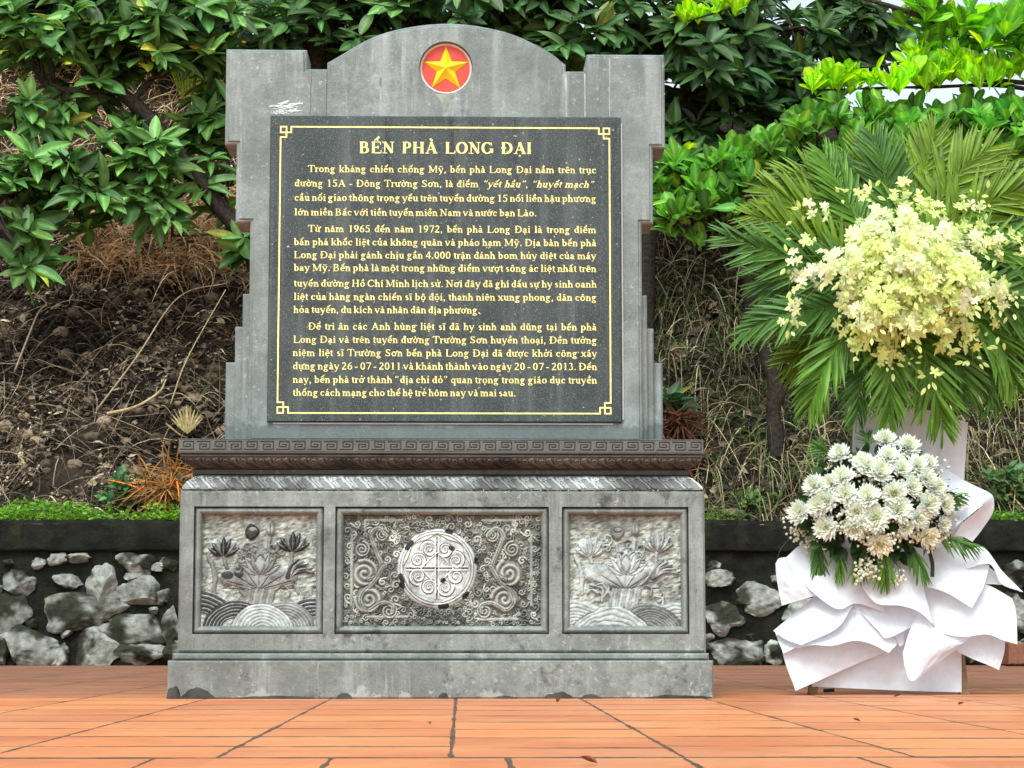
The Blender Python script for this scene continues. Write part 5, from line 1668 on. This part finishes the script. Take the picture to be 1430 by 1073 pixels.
rg = np.random.default_rng(55)
DG, YG, MG = (0.075, 0.19, 0.034), (0.15, 0.255, 0.02), (0.11, 0.25, 0.03)
FR = [([(1235, 400, .40), (1150, 372, .36), (1080, 352, .33), (1012, 330, .34)], .185, DG), ([(1235, 420, .38), (1160, 430, .33), (1095, 440, .31), (1034, 466, .34)], .16, DG), ([(1230, 430, .38), (1180, 470, .30), (1150, 520, .28), (1128, 575, .32)], .17, MG),
      ([(1245, 440, .36), (1242, 480, .27), (1243, 540, .25), (1240, 590, .28)], .15, MG), ([(1265, 440, .36), (1290, 490, .28), (1305, 545, .27), (1318, 600, .30)], .17, MG), ([(1275, 430, .36), (1315, 470, .29), (1340, 510, .28), (1352, 558, .31)], .16, DG),
      ([(1280, 420, .37), (1350, 440, .30), (1395, 480, .29), (1418, 545, .32)], .18, MG), ([(1280, 410, .37), (1360, 410, .32), (1415, 430, .30), (1452, 480, .34)], .18, DG), ([(1280, 390, .40), (1350, 360, .38), (1410, 350, .37), (1465, 380, .38)], .18, MG),
      ([(1275, 370, .42), (1340, 310, .42), (1395, 275, .42), (1450, 262, .43)], .20, YG), ([(1265, 360, .44), (1310, 285, .46), (1345, 235, .46), (1385, 205, .47)], .21, YG), ([(1255, 360, .45), (1280, 280, .48), (1295, 225, .49), (1305, 185, .5)], .19, YG),
      ([(1245, 360, .45), (1240, 280, .48), (1232, 230, .48), (1222, 190, .5)], .17, DG), ([(1235, 365, .44), (1195, 300, .46), (1170, 255, .46), (1150, 215, .48)], .18, MG), ([(1225, 375, .44), (1160, 320, .44), (1110, 285, .43), (1070, 262, .45)], .20, YG),
      ([(1225, 385, .42), (1150, 345, .40), (1095, 315, .40), (1045, 300, .41)], .17, YG), ([(1235, 440, .40), (1215, 500, .33), (1200, 545, .31), (1196, 585, .33)], .14, DG), ([(1270, 400, .44), (1345, 350, .43), (1400, 315, .42), (1445, 310, .42)], .17, DG),
      ([(1270, 380, .46), (1320, 320, .48), (1370, 265, .48), (1410, 225, .49)], .19, MG), ([(1230, 370, .47), (1180, 290, .5), (1130, 250, .5), (1090, 240, .52)], .17, YG), ([(1270, 430, .42), (1330, 480, .36), (1385, 520, .35), (1385, 565, .36)], .17, DG), ([(1260, 370, .47), (1300, 300, .5), (1340, 260, .5), (1350, 215, .52)], .2, YG)]
for pts, L, c in FR:
    frond(pts, L, c, rg, orchid)
for i, a in enumerate(np.radians((5, 28, 47, 66, 84, 101, 119, 137, 158, 178, 200, 222, 318, 338))):      # a second, deeper layer
    ca, sa = math.cos(a), math.sin(a)
    ln = 175 + 25 * rg.random()
    frond([(1245 + 30 * ca, 395 - 30 * sa, .50), (1245 + 0.5 * ln * ca, 392 - 0.52 * ln * sa, .53), (1245 + ln * ca, 398 - ln * sa * (1.0 if sa > 0 else 0.85), .54)], .19, (DG, MG, YG)[i % 3], rg, orchid)


def flower_template():
    V, F, n = [], [], 0
    pet = leaf_template(1, 0.72, 1.0, -0.2, 0.15, 3, 2)
    sep = leaf_template(1, 0.4, 0.95, -0.2, 0.25, 3, 2)
    tone = []
    for i in range(5):
        T = sep if i in (0, 2, 3) else pet
        a = PI / 2 + i * 2 * PI / 5
        d = np.array([[math.cos(a), math.sin(a), 0.25]])
        m = axes(d, (0, 0, 1))[0] * (0.55 if i in (0, 2, 3) else 0.6)
        v = T[0] @ m.T
        V.append(v); F.append(T[1] + n); n += len(v); tone += [1.0] * len(v)
    m = axes(np.array([[0, -0.75, 0.65]]), (0, 0.6, 0.8))[0] * 0.38
    v = pet[0] @ m.T
    V.append(v); F.append(pet[1] + n); tone += [0.8] * len(v)
    return np.concatenate(V), np.concatenate(F)


FLOWER = flower_template()
BUD = (ICO * (0.5, 0.22, 0.22) + (0.5, 0, 0), np.concatenate([ICOF, ICOF[:, 2:3]], 1)[:0]) if False else None
bv = leaf_template(1, 0.42, 0.8, 0.0, 0.0, 4, 2)
BUDV = np.concatenate([bv[0], bv[0][:, [0, 2, 1]] * (1, 1, 1)]); BUDF = np.concatenate([bv[1], bv[1] + len(bv[0])])
YW, WH, YGR = np.array((0.83, 0.91, 0.54)), np.array((0.89, 0.93, 0.78)), np.array((0.75, 0.89, 0.30))
rg = np.random.default_rng(91)
DC = at(1258, 390, 0.29)
RX, RZ, RYD = 0.305, 0.238, 0.25


def spray(dirv, reach, flowers, rg, kind):
    d = nrm(dirv)
    tip = DC + d * np.array([RX, RYD, RZ]) * reach
    st = OC + np.array([0, 0, 0]) + 0.08 * rg.normal(size=3)
    mid = (st + tip) / 2 + np.array([0, -0.03, 0.05]) + 0.03 * rg.normal(size=3)
    p = spline([st, mid, tip, tip + (tip - mid) * 0.18 + np.array([0, 0, -0.04])], 8)
    s = np.linspace(0, 1, len(p))
    g = Geo().tube(p, np.linspace(0.003, 0.001, len(p)), 4, (0.15, 0.2, 0.04), cap=False)
    nf = flowers
    t = np.sort(np.concatenate([rg.uniform(0.42, 0.88, nf), rg.uniform(0.84, 1.0, rg.integers(3, 7))]))
    c = np.stack([np.interp(t, s, p[:, i]) for i in range(3)], -1)
    k = len(t)
    off = nrm(rg.normal(size=(k, 3)) + np.array([0, -0.45, 0.1])) * rg.uniform(0.01, 0.042, (k, 1))
    c = c + off
    bud = t > 0.85
    out = nrm(nrm(c - OC) * 0.9 + np.array([0, -0.7, 0.1]) + 0.45 * rg.normal(size=(k, 3)))
    sp = nrm(rg.normal(size=(k, 3)))
    x = nrm(np.cross(sp, out)); y = np.cross(out, x)
    size = rg.uniform(0.031, 0.049, k)
    Mx = np.stack([x, y, out], -1) * size[:, None, None]
    base = [YW, WH, YGR][kind]
    col = np.clip((base * 0.75 + YW * 0.25) * rg.uniform(0.78, 1.1, (k, 1)), 0, 0.92)
    g.inst(FLOWER, Mx[~bud], c[~bud], col[~bud])
    if bud.any():
        dd = nrm(off[bud] + np.array([0, 0, -0.006]) + 0.2 * (p[-1] - p[-4]))
        g.inst((BUDV, BUDF), axes(dd, (0, -1, 0.2)) * rg.uniform(0.022, 0.034, bud.sum())[:, None, None], c[bud], YGR * 0.6 + YW * 0.4 * rg.uniform(0.8, 1.1, (bud.sum(), 1)))
    return g.build('orchid_spray', M['petal'], orchid)


golden = PI * (3 - math.sqrt(5))
for i in range(74):
    f = i / 74
    rr = math.sqrt(f) * 0.99
    a = i * golden
    d = np.array([rr * math.cos(a), -math.sqrt(max(0.02, 1 - rr * rr)), rr * math.sin(a)])
    d += 0.07 * rg.normal(size=3)
    spray(d, rg.uniform(0.80, 1.14), rg.integers(17, 23), rg, rg.choice([0, 0, 1, 2], p=[.32, .16, .17, .35]))
for i in range(24):                                        # long loose sprays round the rim
    a = i / 24 * 2 * PI + rg.normal() * 0.1
    d = np.array([math.cos(a), -0.25, math.sin(a)])
    spray(d, rg.uniform(1.12, 1.5) * (1.0 if math.sin(a) > -0.4 else 0.88), rg.integers(3, 7), rg, rg.choice([0, 2]))

# ------------------------------------------------------------------ chrysanthemum bouquet
BC = at(1222, 715, 0.30)
mum = thing('chrysanthemum_bouquet', 'low dome of cream chrysanthemums and tiny white filler flowers fixed to the paper wrap', 'bouquet', tuple(BC))
rg = np.random.default_rng(17)
PET = leaf_template(1, 0.30, 1.5, -0.5, -0.22, 4, 2)


def mum_mesh(seed, col=(0.86, 0.915, 0.88), heart=(0.84, 0.86, 0.60)):
    rg = np.random.default_rng(seed)
    g = Geo()
    for ring, (n, L, el, z) in enumerate([(20, 1.0, -0.05, 0.0), (20, 0.97, 0.2, 0.03), (19, 0.9, 0.45, 0.06), (17, 0.8, 0.7, 0.09), (14, 0.66, 0.95, 0.12), (12, 0.5, 1.2, 0.14), (8, 0.36, 1.42, 0.16)]):
        a = np.arange(n) * 2 * PI / n + ring * 0.21 + 0.08 * rg.normal(size=n)
        e = el + 0.13 * rg.normal(size=n)
        d = np.stack([np.cos(a) * np.cos(e), np.sin(a) * np.cos(e), np.sin(e)], -1)
        up = np.stack([-np.cos(a) * np.sin(e), -np.sin(a) * np.sin(e), np.cos(e)], -1)
        Mx = axes(d, up) * (L * rg.uniform(0.85, 1.08, n))[:, None, None]
        c = np.array(col) * (1 - ring / 8) + np.array(heart) * ring / 8
        g.inst(PET, Mx, np.stack([0.05 * np.cos(a), 0.05 * np.sin(a), np.full(n, z)], -1), np.clip(c * rg.uniform(0.93, 1.05, (n, 1)), 0, 0.92))
    return g


protos = []
for sd_, kw in ((1, {}), (2, {}), (3, {}), (4, dict(col=(0.90, 0.90, 0.78), heart=(0.85, 0.78, 0.50)))):
    o = mum_mesh(sd_, **kw).build('chrysanthemum', M['petal'], mum, base=(0, 0, 0))
    protos.append(o)
BL = [(490, 140, 1), (570, 160, 1), (330, 187, .9), (410, 215, .85), (500, 198, 1), (242, 297, .95), (340, 268, 1), (430, 232, 1), (470, 250, 1.1), (545, 240, .95), (190, 388, .95), (285, 350, 1), (350, 325, 1), (430, 335, 1), (520, 325, 1.05), (535, 380, 1.1), (630, 272, 1.0), (640, 362, 1.05),
      (283, 440, 1.0), (455, 408, 1.15), (385, 440, 1), (470, 500, 1), (605, 405, .95), (637, 472, .95), (695, 358, .9), (600, 225, .9), (665, 305, .9), (255, 365, .9), (580, 300, .9), (300, 290, .85), (390, 385, .9), (640, 215, .7), (690, 430, .7), (560, 440, .7)]
used = set()
for i, (bx, by, s) in enumerate(BL):
    px, py = 1040 + bx / 2.495, 560 + by / 2.495
    u, v = (px - 1222) / 115, (py - 705) / 88
    yd = 0.36 - 0.21 * math.sqrt(max(0.0, 1 - 0.75 * (u * u + v * v)))
    p = at(px, py, yd)
    k = 3 if i in (21, 23) else i % 3
    src = protos[k]
    o = src if k not in used else src.copy()
    if k in used:
        COL.objects.link(o); o.parent = mum
    used.add(k)
    nrmv = Vector((u * 0.9 + 0.15 * rg.normal(), -0.8, -v * 0.8 + 0.2 + 0.15 * rg.normal())).normalized()
    o.rotation_euler = nrmv.to_track_quat('Z', 'Y').to_euler()
    o.location = Vector(tuple(p - BC))
    o.scale = (0.0465 * s,) * 3
# tiny filler flowers on wiry stems
bm = bmesh.new(); bmesh.ops.create_icosphere(bm, subdivisions=1, radius=1)
DOT = (np.array([v.co[:] for v in bm.verts]), np.array([[v.index for v in f.verts] for f in bm.faces])); bm.free()


def filler(px, py, Y, spread, n, seed):
    rg = np.random.default_rng(seed)
    c = at(px, py, Y)
    g = Geo()
    root_ = c * 0.5 + BC * 0.5 + np.array([0, 0.05, 0])
    P = c + rg.normal(size=(n, 3)) * (spread, spread * 0.6, spread)
    for q in P[::2]:
        g.tube(spline([root_, (root_ + q) / 2 + rg.normal(size=3) * 0.01, q], 3), 0.0007, 3, (0.08, 0.12, 0.04), cap=False)
    s = rg.uniform(0.0035, 0.0072, n)
    g.inst(DOT, np.eye(3)[None] * s[:, None, None], P, np.clip(np.array((0.84, 0.86, 0.70)) * rg.uniform(0.85, 1.08, (n, 1)), 0, 0.92))
    return g.build('filler_sprig', M['petal'], mum)


FS = [(1112, 740, .33, .02, 34), (1120, 725, .32, .018, 26), (1150, 745, .27, .022, 30), (1178, 715, .22, .02, 26), (1245, 690, .17, .02, 26), (1265, 720, .18, .024, 40), (1278, 745, .2, .022, 40), (1300, 735, .24, .02, 36), (1316, 745, .28, .02, 36), (1318, 715, .28, .018, 30), (1305, 660, .3, .02, 32), (1285, 650, .3, .022, 30),
      (1215, 680, .2, .02, 22), (1175, 690, .22, .02, 22), (1155, 665, .27, .02, 20), (1190, 735, .19, .016, 18), (1212, 790, .22, .016, 34), (1200, 803, .23, .013, 26), (1222, 800, .23, .013, 20), (1252, 808, .25, .014, 26), (1243, 752, .18, .016, 22), (1250, 640, .3, .02, 20), (1300, 760, .25, .016, 24), (1130, 755, .33, .016, 26), (1335, 700, .33, .014, 20),
      (1205, 705, .19, .018, 20), (1230, 725, .17, .018, 20), (1258, 668, .2, .018, 20)]
FS += [(px_, py_, 0.345 - 0.185 * math.sqrt(max(0.0, 1 - 0.8 * (((px_ - 1222) / 115) ** 2 + ((py_ - 705) / 88) ** 2))), .015, 24)
       for px_, py_ in ((1150, 690), (1168, 735), (1190, 665), (1205, 745), (1222, 662), (1240, 720), (1262, 745), (1285, 690), (1295, 715), (1275, 665), (1198, 645), (1140, 715), (1218, 755), (1310, 690), (1185, 712), (1255, 640))]
for i, f in enumerate(FS):
    filler(*f[:4], int(f[4] * 1.4), 300 + i)
# dark leaves inside the dome
g = Geo()
n = 330
u = rg.uniform(-1, 1, (n * 3, 2)); u = u[(u ** 2).sum(1) < 0.85][:n]; n = len(u)
P = np.array([at(1222 + 105 * a, 705 + 78 * b, 0.39 - 0.19 * math.sqrt(1 - 0.8 * (a * a + b * b)) + 0.02 * rg.random()) for a, b in u])
d = np.stack([u[:, 0], -0.6 + 0 * u[:, 0], -u[:, 1]], -1) + 0.5 * rg.normal(size=(n, 3))
g.inst(SMALL, axes(d, np.array([0, -1, 0.4]) + 0.5 * rg.normal(size=(n, 3))) * rg.uniform(0.04, 0.075, n)[:, None, None], P, np.array((0.03, 0.075, 0.022)) * rg.uniform(0.5, 1.4, (n, 1)))
# the round wet foam block the stems stand in
fo = ICO * (0.17, 0.09, 0.13) + at(1222, 708, 0.39)
g.add(fo, ICOF, (0.02, 0.035, 0.015))
g.build('inner_foliage', M['leaf'], mum)
SP = [([(1195, 745, .28), (1200, 775, .26), (1196, 800, .26)], .10, MG), ([(1235, 755, .25), (1236, 785, .23), (1234, 812, .24)], .10, MG), ([(1140, 745, .33), (1142, 775, .31), (1146, 800, .31)], .085, DG), ([(1170, 745, .3), (1172, 775, .28), (1174, 805, .28)], .085, MG),
      ([(1300, 745, .29), (1335, 755, .28), (1365, 762, .3)], .085, DG), ([(1265, 750, .26), (1280, 780, .25), (1292, 805, .26)], .09, DG), ([(1310, 700, .33), (1330, 695, .32), (1345, 690, .33)], .06, DG), ([(1165, 640, .36), (1150, 628, .36), (1142, 620, .37)], .07, DG), ([(1215, 625, .36), (1212, 615, .36), (1210, 605, .37)], .05, DG)]
for pts, L, c in SP:
    frond(pts, L, c, rg, mum, 11, 'fern_sprig', sag=0.9, w0=0.0025, open_=0.6, wide=1.1)
g = Geo().tube(spline([at(1128, 745, .36), at(1104, 752, .34), at(1088, 772, .33), at(1083, 800, .34)], 8), 0.0016, 5, (0.05, 0.05, 0.045))
g.build('wire_stem', M['wood'], mum)
g = Geo()
a_, b_ = at(1297, 768, .285), at(1302, 806, .27)
g.grid(np.stack([spline([a_ + (x, 0, 0), (a_ + b_) / 2 + (x + .004, -.008, 0), b_ + (x, 0, 0)], 5) for x in (-.007, .007)], 0), (0.03, 0.04, 0.03))
g.build('ribbon', M['dry'], mum)

# ------------------------------------------------------------------ small things on the paving
a_ = at(1409, 928, 6.55)
cl = thing('clay_block', 'low reddish brown clay block at the foot of the wall behind the paper ruffles', 'clay block', (a_[0] + 0.25, 6.65, 0))
g = Geo()
slab(g, rect(a_[0], a_[0] + 0.5, 0.012, 0.148), 6.55, 6.75, 0.006, col=(0.20, 0.085, 0.05))
g.box(a_[0] + 0.02, a_[0] + 0.48, 6.57, 6.73, 0.0, 0.012, (0.05, 0.03, 0.02))  # dark foot: the shadow gap under the block is put into its colour
g.build('block', M['wood'], cl, smooth=False)
rg = np.random.default_rng(5)
for px, py in ((777, 981), (602, 1012), (1198, 1008), (1245, 974), (833, 1066), (1335, 985)):
    d_ = CAM[2] * FPX / (py - 882.0)
    x = CAM[0] + (px - 645.6) / FPX * d_
    Y_ = CAM[1] + d_
    a = rg.uniform(0, 6.28)
    g = Geo().inst(leaf_template(1, 0.5, 0.9, 0.5, -0.2, 5, 2), axes(np.array([[math.cos(a), math.sin(a), 0.1]]), (0, 0, 1)) * rg.uniform(0.018, 0.032), [(x, Y_, 0.004)], [np.array((0.22, 0.10, 0.05)) * rg.uniform(0.6, 1.2)])
    o = g.build('fallen_leaf', M['dry'], base=(x, Y_, 0))
    o.location = (x, Y_, 0)
    tag(o, 'small curled brown leaf lying on the orange floor tiles', 'leaf', 'curled leaves on the tiles')
